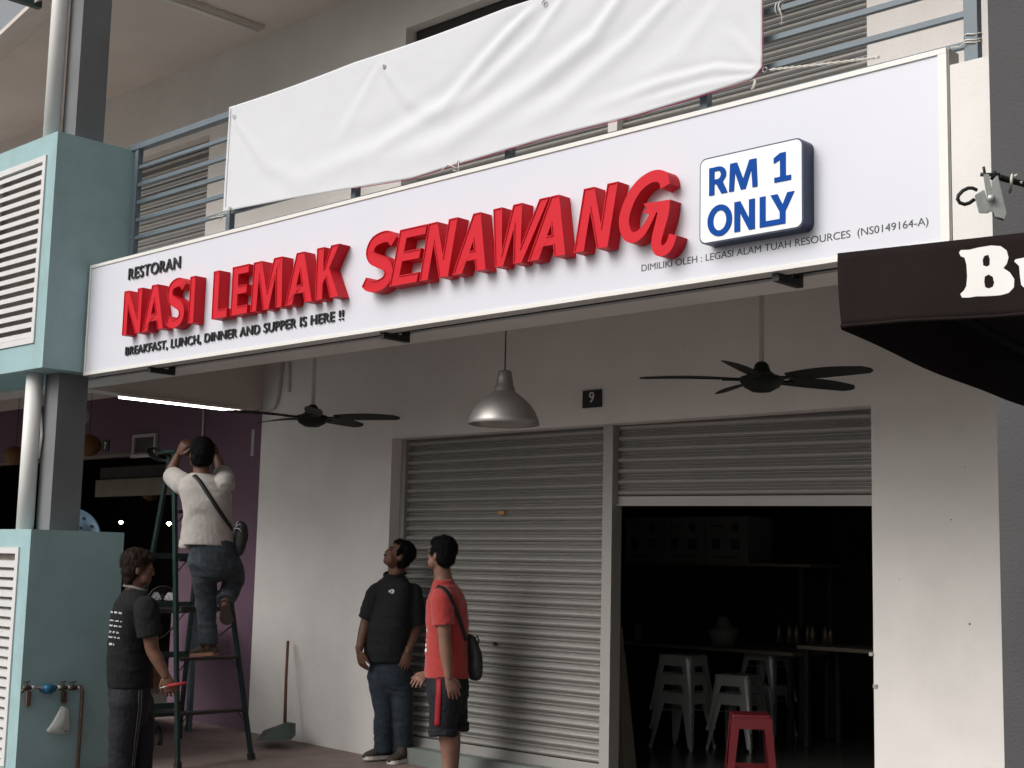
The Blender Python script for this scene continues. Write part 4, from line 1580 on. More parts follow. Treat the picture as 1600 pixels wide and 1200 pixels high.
# ------------------------------------------------------------------ things at the purple shop
def lantern(px_, py_, Y_, r_px, m, label):
    q_ = at(px_, py_, Y=Y_)
    D_ = (q_ - CAM).dot(fw)
    r_ = r_px * D_ / F_PX
    t = thing('lantern', label, 'lantern', q_, None)
    bm = bmesh.new()
    prof = []
    for i in range(25):
        a = -PI / 2 + PI * i / 24
        rr_ = r_ * math.cos(a) * (1 + (.02 if i % 2 else -.01))
        prof.append((max(rr_, r_ * .18 if i in (0, 24) else rr_), r_ * .88 * math.sin(a)))
    lathe(bm, prof, (0, 0, 0), 28)
    obj('shade', bm, m, t, True)
    bm = bmesh.new()
    tube(bm, [(0, 0, r_ * .85), (0, 0, 3.29 - q_.z)], .003, 6)
    obj('string', bm, M_black, t)


lantern(139, 696, 6.9, 19, M_yellow, 'yellow paper lantern half hidden behind the dark column')
lantern(24, 712, 6.9, 17, M_yellow, 'yellow paper lantern at the far left behind the downpipe')
lantern(121, 650, 6.6, 19, M_paper, 'white round paper lantern beside the top of the dark column')
lantern(235, 770, 8.6, 14, M_yellow, 'yellow lantern hanging inside the purple shop')
ns = thing('signboard', 'dim cream menu board inside the purple shop above its doorway', 'sign', (-13, 8.2, 2.3))
a0, a1 = at(150, 745, Y=8.2), at(285, 775, Y=8.2)
hpart('board', [(a0.x, a1.x, 8.2, 8.24, at(200, 775, Y=8.2).z, at(200, 748, Y=8.2).z)], M_cream, ns)
hpart('board', [(a0.x, a1.x + .3, 8.25, 8.28, at(200, 746, Y=8.2).z, at(200, 728, Y=8.2).z)], M_dark, ns)
for k, (x, y) in enumerate(((189, 818), (264, 820))):
    q_ = at(x, y, Y=11.5)
    bm = bmesh.new()
    bmesh.ops.create_icosphere(bm, subdivisions=2, radius=.014, matrix=Matrix.Translation(q_))
    bmesh.ops.create_cone(bm, segments=14, radius1=.04, radius2=.01, depth=.03, cap_ends=False, matrix=Matrix.Translation(q_ + Vector((0, 0, .03))))
    o = obj('ceiling_spotlight', bm, M_bulb)
    tag(o, '%s of two small lit bulbs deep inside the purple shop' % ('left', 'right')[k], 'lamp', 'lit bulbs inside the purple shop')
# round perforated blue table top propped behind the lower pier
tb = thing('tabletop', 'round light blue plastic disc with slots standing behind the teal pier', 'tabletop', at(118, 828, D=10.9))
dc = at(112, 838, D=10.9) - Vector(tb.location)
ax_ = (-ray(118, 828)).normalized() + Vector((.25, 0, .25))
ax_.normalize()
s_, t_ = frame_of(ax_)
rad = 44 * 10.9 / F_PX
bm = bmesh.new()
lathe(bm, [(0, .012), (rad * .6, .012), (rad * .62, .004), (rad * .9, .002), (rad * .93, .014), (rad, .012), (rad, -.01), (0, -.012)], dc, 48, ax_)
obj('disc', bm, M_blueplastic, tb, True)
bm = bmesh.new()
for k in range(12):
    for rr_, an in ((.76, 0), (.42, 15)):
        a = R(30 * k + an)
        c_ = dc + (s_ * math.cos(a) + t_ * math.sin(a)) * rad * rr_ + ax_ * (.0135 if rr_ < .6 else .006)
        m4 = Matrix.Translation(c_) @ ax_.to_track_quat('Z', 'Y').to_matrix().to_4x4()
        bmesh.ops.create_cone(bm, segments=10, radius1=rad * .055, radius2=rad * .055, depth=.003, cap_ends=True, matrix=m4)
obj('slot', bm, M_tread, tb)

# serving cart with pedestal fan, behind the ladder
ct = thing('serving_cart', 'blue grey steel cart with a dark top standing behind the ladder', 'cart', (-10.6, 6.75, 0))
hx0, hx1, hy0, hy1, hz1 = -11.2, -10.35, 6.45, 6.95, 1.06
hpart('cart_top', [(hx0, hx1, hy0, hy1, hz1 - .04, hz1)], M_tread, ct, .004)
hpart('lower_shelf', [(hx0 + .02, hx1 - .02, hy0 + .02, hy1 - .02, .16, .19)], M_green, ct)
for x in (hx0 + .03, hx1 - .03):
    for y in (hy0 + .03, hy1 - .03): hpart('leg', [(x - .02, x + .02, y - .02, y + .02, .0, hz1 - .041)], M_bluegrey, ct)
for k in range(4):
    x = hx1 - .12 - .10 * k
    hpart('back_slat', [(x - .03, x + .03, hy0 + .03, hy0 + .05, .20, hz1 - .042)], M_bluegrey, ct)
fc = at(254, 938, D=12.4)
pf = thing('desk_fan', 'round desk fan with pale blades standing on the blue grey cart', 'fan', fc)
axf = -ray(254, 938).normalized()
sf, tf = frame_of(axf)
fr = 22 * 12.4 / F_PX
bm = bmesh.new()
for k, (rr_, dd) in enumerate(((1, 0), (.97, .02), (.75, .03), (.5, .035), (.25, .038))):
    tube(bm, [axf * dd + (sf * math.cos(a) + tf * math.sin(a)) * fr * rr_ for a in [2 * PI * i / 36 for i in range(36)]], .006 if k == 0 else .0018, 6, closed=True)
for i in range(24):
    a = 2 * PI * i / 24
    dr = sf * math.cos(a) + tf * math.sin(a)
    tube(bm, [axf * .04 + dr * .02, axf * .032 + dr * fr * .6, dr * fr], .0013, 4)
obj('guard', bm, M_tread, pf, True)
for k in range(3):
    bm = bmesh.new()
    a0_ = R(30 + 120 * k)
    rows = []
    for i in range(9):
        u = i / 8
        rr_ = fr * (.12 + .7 * u)
        wd = .55 * math.sin(PI * (.12 + .8 * u)) ** .6
        rows.append([bm.verts.new((sf * math.cos(a0_ + wd * s2) + tf * math.sin(a0_ + wd * s2)) * rr_ + axf * (.012 * s2)) for s2 in (-1, -.3, .3, 1)])
    for i in range(8):
        for j in range(3): bm.faces.new((rows[i][j], rows[i][j + 1], rows[i + 1][j + 1], rows[i + 1][j]))
    obj('blade', bm, M_boxwhite, pf, True)
bm = bmesh.new()
tube(bm, [-axf * .02, -axf * .1], .05, 14)
tube(bm, [-axf * .06, Vector((-axf.x * .06, -axf.y * .06, -fr - .02))], .014, 8)
lathe(bm, [(0, 0), (.1, 0), (.1, .015), (.03, .03), (0, .03)], Vector((-axf.x * .06, -axf.y * .06, 1.061 - fc.z)), 20)
tube(bm, [Vector((-axf.x * .06, -axf.y * .06, 1.07 - fc.z)), Vector((-axf.x * .06, -axf.y * .06, -fr))], .014, 8)
obj('stand', bm, M_tread, pf, True)
bm = bmesh.new()
tube(bm, [at(242, 1125, Z=.01), at(248, 1138, Z=.05), at(252, 1150, Z=.012), at(250, 1163, Z=.012)], .018, 8)
tag(obj('hose', bm, M_tread, None, True), 'short dark hose lying on the floor beside the cart', 'hose')

# ------------------------------------------------------------------ step ladder
lad = thing('step_ladder', 'worn green step ladder under the lit fluorescent tube', 'ladder', (-9.1, 6.2, 0))
XF, XT, XB = -8.86, -9.12, -10.06
FL = at(277, 1215, X=XF)
FR = at(392, 1212, X=XF)
TL = at(272, 708, X=XT)
TR = at(330, 702, X=XT)
FL.z, FR.z = floor_z(XF, FL.y), floor_z(XF, FR.y)
RLf = at(186, 1110, X=XB)
RRf = at(281, 1122, X=XB)
RLf.z, RRf.z = floor_z(XB, RLf.y), floor_z(XB, RRf.y)
TLb, TRb = TL + Vector((-.05, 0, -.03)), TR + Vector((-.05, 0, -.03))
for a, b, nm, wd in ((FL, TL, 'front_rail', .038), (FR, TR, 'front_rail', .038), (RLf, TLb, 'rear_rail', .034), (RRf, TRb, 'rear_rail', .034)):
    bm = bmesh.new()
    bar(bm, a, b, wd, .024, (1, 0, 0))
    rl = pobj(nm, bm, M_ladder, lad)
    bm = bmesh.new()
    bar(bm, a + Vector((0, 0, .001)), a.lerp(b, .02), wd + .01, .04, (1, 0, 0))
    bmesh.ops.translate(bm, verts=bm.verts, vec=-off_of(rl))
    obj('foot', bm, M_tread, rl)


def on_rail(a, b, z_):
    u = (z_ - a.z) / (b.z - a.z)
    return a.lerp(b, u)


rz_ = [at(333, y, X=XF - .05).z for y in (1197, 1112, 1029, 952)]
rz_ += [rz_[-1] + .36, rz_[-1] + .72]
for i, z_ in enumerate(rz_):
    a, b = on_rail(FL, TL, z_), on_rail(FR, TR, z_)
    bm = bmesh.new()
    bar(bm, a + Vector((-.01, .014, 0)), b + Vector((-.01, -.014, 0)), .085 if i != 3 else .12, .022 if i != 3 else .035, (1, 0, 0))
    pobj('tread', bm, M_tread, lad)
    bm = bmesh.new()
    for e, s2 in ((a, 1), (b, -1)): bar(bm, e + Vector((.02, s2 * .015, -.08)), e + Vector((.02, s2 * .08, -.012)), .012, .003, (1, 0, 0))
    pobj('brace', bm, M_ladder, lad)
for z_ in (.30, .72, 1.12, 1.5):
    a, b = on_rail(RLf, TLb, z_), on_rail(RRf, TRb, z_)
    bm = bmesh.new()
    bar(bm, a, b, .03, .045, (1, 0, 0))
    pobj('rear_rung', bm, M_ladder, lad)
bm = bmesh.new()
box(bm, XT - .14, XT + .06, TL.y - .03, TR.y + .03, TL.z, TL.z + .025, .004)
pobj('top_cap', bm, M_ladder, lad)
# sagging chain between front and rear frame
for (fa, fb) in ((FL, RLf), (FR, RRf)):
    a = on_rail(fa, TL if fa is FL else TR, 1.0)
    b = on_rail(fb, TLb if fb is RLf else TRb, .95)
    bm = bmesh.new()
    tube(bm, [a.lerp(b, u) - Vector((0, 0, .10 * math.sin(PI * u))) for u in [k / 12 for k in range(13)]], .006, 6)
    pobj('chain', bm, M_tread, lad)
# cable coil / fitting held up
coil = thing('cable_coil', 'black oval coil of cable at the top of the ladder', 'cable', at(246, 710, D=10.7))
bm = bmesh.new()
for k in range(6):
    pts = []
    for i in range(30):
        a = 2 * PI * i / 30
        pts.append(at(247 + 18 * math.cos(a) * (1 - .06 * k) + .5 * k, 710 + (9 - k * .5) * math.sin(a) + 6.5 * math.cos(a), D=10.65 + .012 * k) - Vector(coil.location))
    tube(bm, pts, .007, 6, closed=True)
obj('loop', bm, M_black, coil, True)


# ------------------------------------------------------------------ people
def etube(bm, rings, seg=24, dome0=True, dome1=True):
    """rings: (centre, side radius, front radius, side vector, front vector); closed at both ends"""
    vs_ = []
    def ring(c, a, b, s, f): return [bm.verts.new(c + s * (a * math.cos(2 * PI * k / seg)) + f * (b * math.sin(2 * PI * k / seg))) for k in range(seg)]
    rr_ = list(rings)
    if dome0:
        c, a, b, s, f = rr_[0]
        d = (c - rr_[1][0]).normalized()
        m_ = min(a, b)
        rr_ = [(c + d * m_ * .92, a * .38, b * .38, s, f), (c + d * m_ * .6, a * .78, b * .78, s, f)] + rr_
    if dome1:
        c, a, b, s, f = rr_[-1]
        d = (c - rr_[-2][0]).normalized()
        m_ = min(a, b)
        rr_ = rr_ + [(c + d * m_ * .6, a * .78, b * .78, s, f), (c + d * m_ * .92, a * .38, b * .38, s, f)]
    for q_ in rr_: vs_.append(ring(*q_))
    for A, B in zip(vs_, vs_[1:]):
        for k in range(seg): bm.faces.new((A[k], A[(k + 1) % seg], B[(k + 1) % seg], B[k]))
    bm.faces.new(vs_[0][::-1])
    bm.faces.new(vs_[-1])


def limb(bm, pts, rad, flat0=False, flat1=False, sub=4, squash=1.0, front=None):
    """tapered limb along pts, smoothly bent"""
    P = [Vector(p) for p in pts]
    cs, rs = [], []
    for i in range(len(P) - 1):
        p0, p1, p2, p3 = P[max(i - 1, 0)], P[i], P[i + 1], P[min(i + 2, len(P) - 1)]
        for k in range(sub):
            u = k / sub
            cr = .5 * ((2 * p1) + (p2 - p0) * u + (2 * p0 - 5 * p1 + 4 * p2 - p3) * u * u + (3 * p1 - p0 - 3 * p2 + p3) * u ** 3)
            cs.append(cr.lerp(p1.lerp(p2, u), .35))
            rs.append(rad[i] * (1 - u) + rad[i + 1] * u)
    cs.append(P[-1])
    rs.append(rad[-1])
    rings = []
    s = None
    for i, c in enumerate(cs):
        d = (cs[min(i + 1, len(cs) - 1)] - cs[max(i - 1, 0)]).normalized()
        if front is not None:
            s = d.cross(Vector(front)).normalized()
        elif s is None: s, _ = frame_of(d)
        s = (s - d * s.dot(d)).normalized()
        t = d.cross(s)
        rings.append((c, rs[i], rs[i] * squash, s, t))
    etube(bm, rings, 18, not flat0, not flat1)


def ell(bm, c, r, ax):
    """ellipsoid with radii r along the three axes ax"""
    M4 = Matrix((ax[0] * r[0], ax[1] * r[1], ax[2] * r[2])).transposed().to_4x4()
    bmesh.ops.create_icosphere(bm, subdivisions=3, radius=1, matrix=Matrix.Translation(Vector(c)) @ M4)


def fuse(bm, voxel, smooth_it=4, disp=None):
    me = bpy.data.meshes.new('tmp')
    bmesh.ops.recalc_face_normals(bm, faces=bm.faces)
    bm.to_mesh(me)
    bm.free()
    o = bpy.data.objects.new('tmp', me)
    C.objects.link(o)
    rm = o.modifiers.new('r', 'REMESH')
    rm.mode = 'VOXEL'
    rm.voxel_size = voxel
    sm = o.modifiers.new('s', 'SMOOTH')
    sm.iterations = smooth_it
    sm.factor = .6
    m2 = eval_mesh(o)
    bpy.data.objects.remove(o)
    bpy.data.meshes.remove(me)
    if disp:
        n = len(m2.vertices)
        co = np.empty(n * 3)
        m2.vertices.foreach_get('co', co)
        no = np.empty(n * 3)
        m2.vertices.foreach_get('normal', no)
        co = co.reshape(-1, 3)
        no = no.reshape(-1, 3)
        d = np.array([disp(Vector(c)) for c in co])
        co += no * d[:, None]
        m2.vertices.foreach_set('co', co.ravel())
        m2.update()
    m2.shade_smooth()
    return m2


def join_meshes(ms):
    bm = bmesh.new()
    for m_ in ms:
        bm.from_mesh(m_)
        bpy.data.meshes.remove(m_)
    me = bpy.data.meshes.new('body')
    bm.to_mesh(me)
    bm.free()
    me.shade_smooth()
    return me


def folds_fn(amp, seed=0, tilt=(0, 0, 0), fx=7, fz=22, fine=.3):
    def f(p):
        q_ = Vector((p.x * fx + seed, p.y * fx, p.z * fz + 1.4 * noise.noise(p * 5) * fx * .2 + tilt[0] * p.x * fz + tilt[1] * p.y * fz))
        a = noise.noise(q_)
        a = (1 - abs(a) * 2.2) * .7
        b = noise.noise(p * 5.5 + Vector((seed, 3, 1)))
        return amp * (a * .8 + b * .9 - .3) + amp * fine * noise.noise(p * 45)
    return f


def head(bm, c, f, u, k=1.0, jaw=1.0):
    f = f.normalized()
    s = f.cross(u).normalized()
    u = s.cross(f).normalized()
    ax = (s, f, u)
    E_ = lambda o_, r: ell(bm, c + (s * o_[0] + f * o_[1] + u * o_[2]) * k, [v * k for v in r], ax)
    E_((0, -.012, .045), (.074, .092, .082))
    E_((0, .010, .010), (.066, .080, .085))
    E_((0, .028, -.048), (.053 * jaw, .058, .062))
    E_((0, .060, -.082), (.026 * jaw, .026, .024))
    for sx in (-1, 1):
        E_((sx * .038, .045, -.055), (.028 * jaw, .035, .040))
        E_((sx * .034, .068, -.012), (.024, .018, .020))
        E_((sx * .076, -.008, -.008), (.010, .020, .031))
        E_((sx * .030, .083, .026), (.026, .010, .009))
        E_((sx * .013, .093, -.030), (.010, .011, .009))
    E_((0, .092, -.004), (.009, .016, .026))
    E_((0, .100, -.024), (.012, .014, .012))
    E_((0, .084, -.056), (.024, .010, .006))
    E_((0, .082, -.066), (.021, .010, .007))
    return ax


def hair(c, f, u, k=1.0, long=0.0, seed=1, thick=.012):
    f = f.normalized()
    s = f.cross(u).normalized()
    u = s.cross(f).normalized()
    ax = (s, f, u)
    bm = bmesh.new()
    E_ = lambda o_, r: ell(bm, c + (s * o_[0] + f * o_[1] + u * o_[2]) * k, [v * k for v in r], ax)
    t = thick
    E_((0, -.028, .055), (.074 + t, .088 + t, .082 + t))
    E_((0, -.045, .000), (.071 + t, .055 + t, .070 + t))
    E_((0, .020, .092), (.060 + t * .5, .060, .032 + t))
    for sx in (-1, 1): E_((sx * .070, .018, .030), (.012, .022, .034))
    if long:
        E_((0, -.055, -.050), (.062, .040, .055 + long))
        E_((.0, .055, .085), (.060, .045, .032))
    me = fuse(bm, .006, 3, lambda p: .004 * noise.noise(p * 38 + Vector((seed, 0, 0))) + .003 * noise.noise(Vector((p.x * 90, p.y * 90, p.z * 25))))
    rn = random.Random(seed)
    b2 = bmesh.new()
    b2.from_mesh(me)
    b2.normal_update()
    vs_ = [(v.co.copy(), v.normal.copy()) for v in b2.verts]
    crown = c + u * .14 * k - f * .03 * k
    for _ in range(3800):
        p, n = rn.choice(vs_)
        away = (p - crown)
        away = (away - n * away.dot(n)).normalized()
        sw = Vector((noise.noise(p * 30 + Vector((seed, 0, 0))), noise.noise(p * 30 + Vector((0, seed, 7))), noise.noise(p * 30 + Vector((9, 0, seed)))))
        d = (n * rn.uniform(.10, .45) + away * .8 + sw * .5).normalized()
        L_ = rn.uniform(.012, .024) * (1 + long * 12)
        w_ = d.cross(n).normalized() * .0013
        q1 = p + d * L_ * .55 + n * .001
        q2 = p + d * L_ - u * .004
        a_, b_, c_, e_ = b2.verts.new(p - w_), b2.verts.new(p + w_), b2.verts.new(q1 + w_ * .7), b2.verts.new(q1 - w_ * .7)
        t_ = b2.verts.new(q2)
        b2.faces.new((a_, b_, c_, e_))
        b2.faces.new((e_, c_, t_))
    b2.to_mesh(me)
    b2.free()
    return me


def hand(wr, d, n, side, curl=.5, k=1.0, spread=.10, thumb=.6):
    """open relaxed hand: wr wrist, d pointing direction, n back-of-hand normal, side +1/-1 thumb side"""
    d = d.normalized()
    n = (n - d * n.dot(d)).normalized()
    w_ = d.cross(n).normalized() * side
    bm = bmesh.new()
    etube(bm, [(wr - d * .03 * k, .027 * k, .019 * k, w_, n), (wr + d * .005 * k, .027 * k, .017 * k, w_, n), (wr + d * .04 * k, .038 * k, .017 * k, w_, n), (wr + d * .078 * k, .041 * k, .014 * k, w_, n),
               (wr + d * .092 * k, .038 * k, .011 * k, w_, n)], 18)
    for i, (o_, L_) in enumerate(((.031, .068), (.0105, .076), (-.0105, .071), (-.031, .056))):
        b = wr + d * (.084 - .004 * abs(i - 1)) * k + w_ * o_ * k
        dirn = (d + w_ * (o_ * spread * 30)).normalized()
        a1, a2, a3 = curl * .5, curl * 1.1, curl * 1.7
        pts = [b]
        for a_, f_ in ((a1, .42), (a2, .33), (a3, .27)):
            pts.append(pts[-1] + (dirn * math.cos(a_) - n * math.sin(a_)) * L_ * f_ * k)
        limb(bm, pts, [.0092 * k, .0088 * k, .0078 * k, .0066 * k], sub=2)
    b = wr + d * .018 * k + w_ * .024 * k
    td = (d * .75 + w_ * .62 - n * .35 * thumb).normalized()
    td2 = (d * .93 + w_ * .15 - n * .45 * thumb).normalized()
    limb(bm, [b, b + td * .040 * k, b + td * .040 * k + td2 * .030 * k, b + td * .040 * k + td2 * .053 * k], [.013 * k, .0115 * k, .0098 * k, .008 * k], sub=2)
    return fuse(bm, .0033, 2)


def shoe(parent, heel, toe, up_, k=1.0, m=M_shoe, ms=M_sole):
    """heel and toe are ground points of the sole"""
    d = (toe - heel).normalized()
    L_ = (toe - heel).length
    u = up_.normalized()
    s = d.cross(u).normalized()
    bm = bmesh.new()
    rr_ = []
    for t, wd, hh in ((.04, .026, .030), (.15, .036, .046), (.32, .036, .052), (.48, .036, .044), (.62, .042, .034), (.78, .046, .026), (.92, .038, .020), (.985, .022, .014)):
        rr_.append((heel + d * L_ * t + u * (.016 + hh * .72) * k, wd * k, hh * k, s, u))
    etube(bm, rr_, 20)
    limb(bm, [heel + d * .09 * k + u * .05 * k, heel + d * .075 * k + u * .10 * k], [.040 * k, .036 * k], flat1=True)
    me = fuse(bm, .006, 3, lambda p: .0015 * noise.noise(p * 40))
    sh = link('shoe', me, m, parent)
    bm = bmesh.new()
    A, B = [], []
    out_ = [(0, .020), (.03, .032), (.12, .037), (.3, .034), (.45, .034), (.62, .043), (.78, .047), (.9, .041), (.98, .024), (1.0, 0)]
    ol = [(t, w2) for t, w2 in out_] + [(t, -w2) for t, w2 in out_[::-1][1:]]
    for t, w2 in ol:
        p = heel + d * L_ * t + s * w2 * k
        A.append(bm.verts.new(p))
        B.append(bm.verts.new(p + u * .024 * k))
    n_ = len(A)
    for i in range(n_): bm.faces.new((A[i], A[(i + 1) % n_], B[(i + 1) % n_], B[i]))
    bm.faces.new(A[::-1])
    bm.faces.new(B)
    obj('sole', bm, ms, sh)
    return sh


def cast(o, x, y, lift=.004):
    """nearest point of a garment on the sight line through (x, y)"""
    d = ray(x, y).normalized()
    ok, loc, nrm, _ = o.ray_cast(CAM, d)
    if not ok: return None, None
    return loc + nrm * lift, nrm


def ribbon(bm, pts, nrms, wd, th=.004):
    prev = None
    for i, p in enumerate(pts):
        d = (pts[min(i + 1, len(pts) - 1)] - pts[max(i - 1, 0)]).normalized()
        n = nrms[i]
        s = d.cross(n).normalized()
        n = s.cross(d)
        r_ = [bm.verts.new(p + s * wd / 2 * a + n * th / 2 * b) for a, b in ((-1, -1), (1, -1), (1, 1), (-1, 1))]
        if prev:
            for k in range(4): bm.faces.new((prev[k], prev[(k + 1) % 4], r_[(k + 1) % 4], r_[k]))
        else: bm.faces.new(r_[::-1])
        prev = r_
    bm.faces.new(prev)


def strap(parent, garment, path, wd, m, name='strap', n=26, lift=.006):
    pts, nr = [], []
    L_ = len(path) - 1
    for i in range(n + 1):
        u = i / n * L_
        a = min(int(u), L_ - 1)
        f_ = u - a
        x = path[a][0] * (1 - f_) + path[a + 1][0] * f_
        y = path[a][1] * (1 - f_) + path[a + 1][1] * f_
        p, q_ = cast(garment, x, y, lift)
        if p is not None and (not pts or (p - pts[-1]).length < .12):
            pts.append(p)
            nr.append(q_)
    # smooth
    for _ in range(3):
        pts = [pts[0]] + [(pts[i - 1] + pts[i] * 2 + pts[i + 1]) / 4 for i in range(1, len(pts) - 1)] + [pts[-1]]
        nr = [nr[0]] + [(nr[i - 1] + nr[i] * 2 + nr[i + 1]).normalized() for i in range(1, len(nr) - 1)] + [nr[-1]]
    bm = bmesh.new()
    ribbon(bm, pts, nr, wd)
    return obj(name, bm, m, parent, True), pts


vh = Vector((-math.sin(YAW), math.cos(YAW), 0))     # away from the camera
rh = Vector((math.cos(YAW), math.sin(YAW), 0))      # to the right
UZ = Vector((0, 0, 1))


def person(label, D):
    base = at(600, 900, D=D)
    t = thing('person', label, 'person', (0, 0, 0))
    return t


def torso_rings(items, F_, D, thin=1.0):
    """items: (x, y, half width px-free metres, half depth, dd)"""
    S_ = F_.cross(UZ).normalized()
    return [(at(x, y, D=D + dd), a * thin, b * thin, S_, F_) for x, y, a, b, dd in items]


# --- man in charcoal polo looking up
def man_polo():
    D = 10.62
    F_ = (-vh * .86 - rh * .5).normalized()
    t = person('man in charcoal polo shirt and jeans tilting his head back to look up', D)
    P = lambda x, y, dd=0: at(x, y, D=D + dd)
    Hf = (-rh * .90 - vh * .28 + UZ * .52).normalized()
    Hu = (UZ * .88 + rh * .42 - vh * -.1).normalized()
    hc = P(622, 869, -.02)
    bm = bmesh.new()
    etube(bm, torso_rings([(610, 1050, .155, .12, 0), (607, 1010, .160, .135, 0), (608, 975, .155, .125, 0), (612, 940, .165, .115, 0), (615, 915, .15, .09, 0), (617, 903, .07, .065, 0)], F_, D, .84))
    limb(bm, [P(617, 912, .01), P(620, 893, .0), P(625, 878, .01)], [.070, .060, .058])
    head(bm, hc, Hf, Hu, .97, 1.1)
    S1, E1, W1 = P(586, 926, .0), P(571, 974, -.02), P(561, 1017, -.10)
    S2, E2, W2 = P(646, 926, .0), P(650, 980, .02), P(637, 1018, -.10)
    limb(bm, [S1, S1.lerp(E1, .5), E1, E1.lerp(W1, .35), W1], [.056, .049, .041, .041, .027])
    limb(bm, [S2, S2.lerp(E2, .5), E2, E2.lerp(W2, .35), W2], [.056, .051, .043, .044, .028])
    K1, A1 = P(600, 1112, -.03), P(602, 1168, .0)
    K2, A2 = P(629, 1116, -.03), P(630, 1172, .0)
    limb(bm, [P(597, 1062), K1, A1], [.066, .055, .036])
    limb(bm, [P(623, 1062), K2, A2], [.066, .055, .036])
    b1 = fuse(bm, .0075, 3)
    h1 = hand(W1, P(567, 1045, -.10) - W1, (-rh * .6 - vh * .6), -1, .45, 1.02)
    h2 = hand(W2, P(628, 1052, -.12) - W2, (-vh * .9 + rh * .3), 1, .4, 1.05)
    body = link('body', join_meshes([b1, h1, h2]), M_skin, t)
    hr = link('hair', hair(hc, Hf, Hu, .97, 0, 3, .008), M_hair, t)
    # moustache
    s = Hf.cross(Hu).normalized()
    u = s.cross(Hf)
    bm = bmesh.new()
    ell(bm, hc + Hf * .094 - u * .045, (.026, .008, .007), (s, Hf, u))
    for sx in (-1, 1):
        ell(bm, hc + Hf * .089 + u * .028 + s * sx * .030, (.020, .006, .004), (s, Hf, u))
    obj('moustache', bm, M_hair, t, True)
    bm = bmesh.new()
    for sx in (-1, 1): ell(bm, hc + Hf * .078 + u * .006 + s * sx * .030, (.012, .010, .007), (s, Hf, u))
    obj('eye', bm, M_hair, t, True)
    # polo shirt
    bm = bmesh.new()
    etube(bm, torso_rings([(604, 1034, .172, .150, 0), (604, 1015, .176, .158, -.01), (606, 985, .172, .152, -.01), (609, 955, .175, .135, 0), (612, 930, .182, .118, 0), (614, 915, .165, .10, 0), (616, 904, .105, .082, 0),
                           (617, 897, .078, .070, .0)], F_, D), 28, False, False)
    limb(bm, [S1 + rh * .006, S1.lerp(E1, .45), S1.lerp(E1, .86)], [.076, .072, .070], flat1=True)
    limb(bm, [S2 - rh * .006, S2.lerp(E2, .5), S2.lerp(E2, .92)], [.077, .078, .080], flat1=True)
    for q_ in (S1, S2): limb(bm, [P(617, 908), P(617, 908).lerp(q_, .5) - UZ * .012, q_ - UZ * .012], [.062, .066, .068])
    me = fuse(bm, .009, 3, folds_fn(.010, 2, (.5, .3), 6, 13))
    shirt = link('polo_shirt', me, M_polo, t)
    bm = bmesh.new()
    nk = P(617, 898, 0)
    S_ = F_.cross(UZ).normalized()
    pts = [nk + S_ * .080 * math.cos(a) + F_ * .075 * math.sin(a) + UZ * (.012 - .028 * max(0, math.sin(a))) for a in [2 * PI * k / 24 for k in range(24)]]
    tube(bm, pts, .013, 8, closed=True)
    obj('collar', bm, M_polo, shirt, True)
    # chest badge
    p, n = cast(shirt, 613, 924, .003)
    if p:
        bm = bmesh.new()
        s2, t2 = frame_of(n)
        q4 = n.to_track_quat('Z', 'Y').to_matrix()
        for rr_, dz, mm in ((1, 0, 0),):
            for i in range(1):
                bmesh.ops.create_cone(bm, segments=24, radius1=.017, radius2=.017, depth=.002, cap_ends=True, matrix=Matrix.Translation(p) @ q4.to_4x4())
        for sx in (-1, 1):
            bmesh.ops.create_cone(bm, segments=3, radius1=.012, radius2=.012, depth=.0018, cap_ends=True, matrix=Matrix.Translation(p + rh * sx * .020) @ q4.to_4x4() @ Matrix.Rotation(R(90 if sx > 0 else -90), 4, 'Z'))
        obj('badge', bm, M_tape, shirt)
        bm = bmesh.new()
        tube(bm, [p + n * .0015 + (rh * math.cos(a) + UZ * math.sin(a)) * .010 for a in [2 * PI * k / 16 for k in range(16)]], .0018, 5, closed=True)
        tube(bm, [p + n * .002 - rh * .008, p + n * .002 + rh * .008], .0016, 5)
        obj('badge_print', bm, M_polo, shirt)
    # jeans
    bm = bmesh.new()
    etube(bm, torso_rings([(608, 1028, .158, .125, 0), (608, 1048, .165, .128, 0), (609, 1068, .155, .115, 0)], F_, D), 24, False, True)
    limb(bm, [P(595, 1055), K1 + rh * 0, P(599, 1145, -.01), P(600, 1172, .01)], [.105, .079, .072, .075], flat1=True, front=F_)
    limb(bm, [P(624, 1055), K2, P(630, 1150, -.01), P(630, 1176, .01)], [.105, .079, .072, .075], flat1=True, front=F_)
    me = fuse(bm, .009, 3, folds_fn(.008, 9, (.2, .2), 5, 16))
    link('jeans', me, M_jeans, t)
    fz = P(600, 1188).z
    def gp(x, y, dd=0):
        p_ = P(x, y, dd)
        return p_
    shoe(t, P(611, 1184, .05), P(568, 1187, -.06), UZ, 1.08)
    shoe(t, P(641, 1189, .0), P(607, 1194, -.16), UZ, 1.08)
    return t


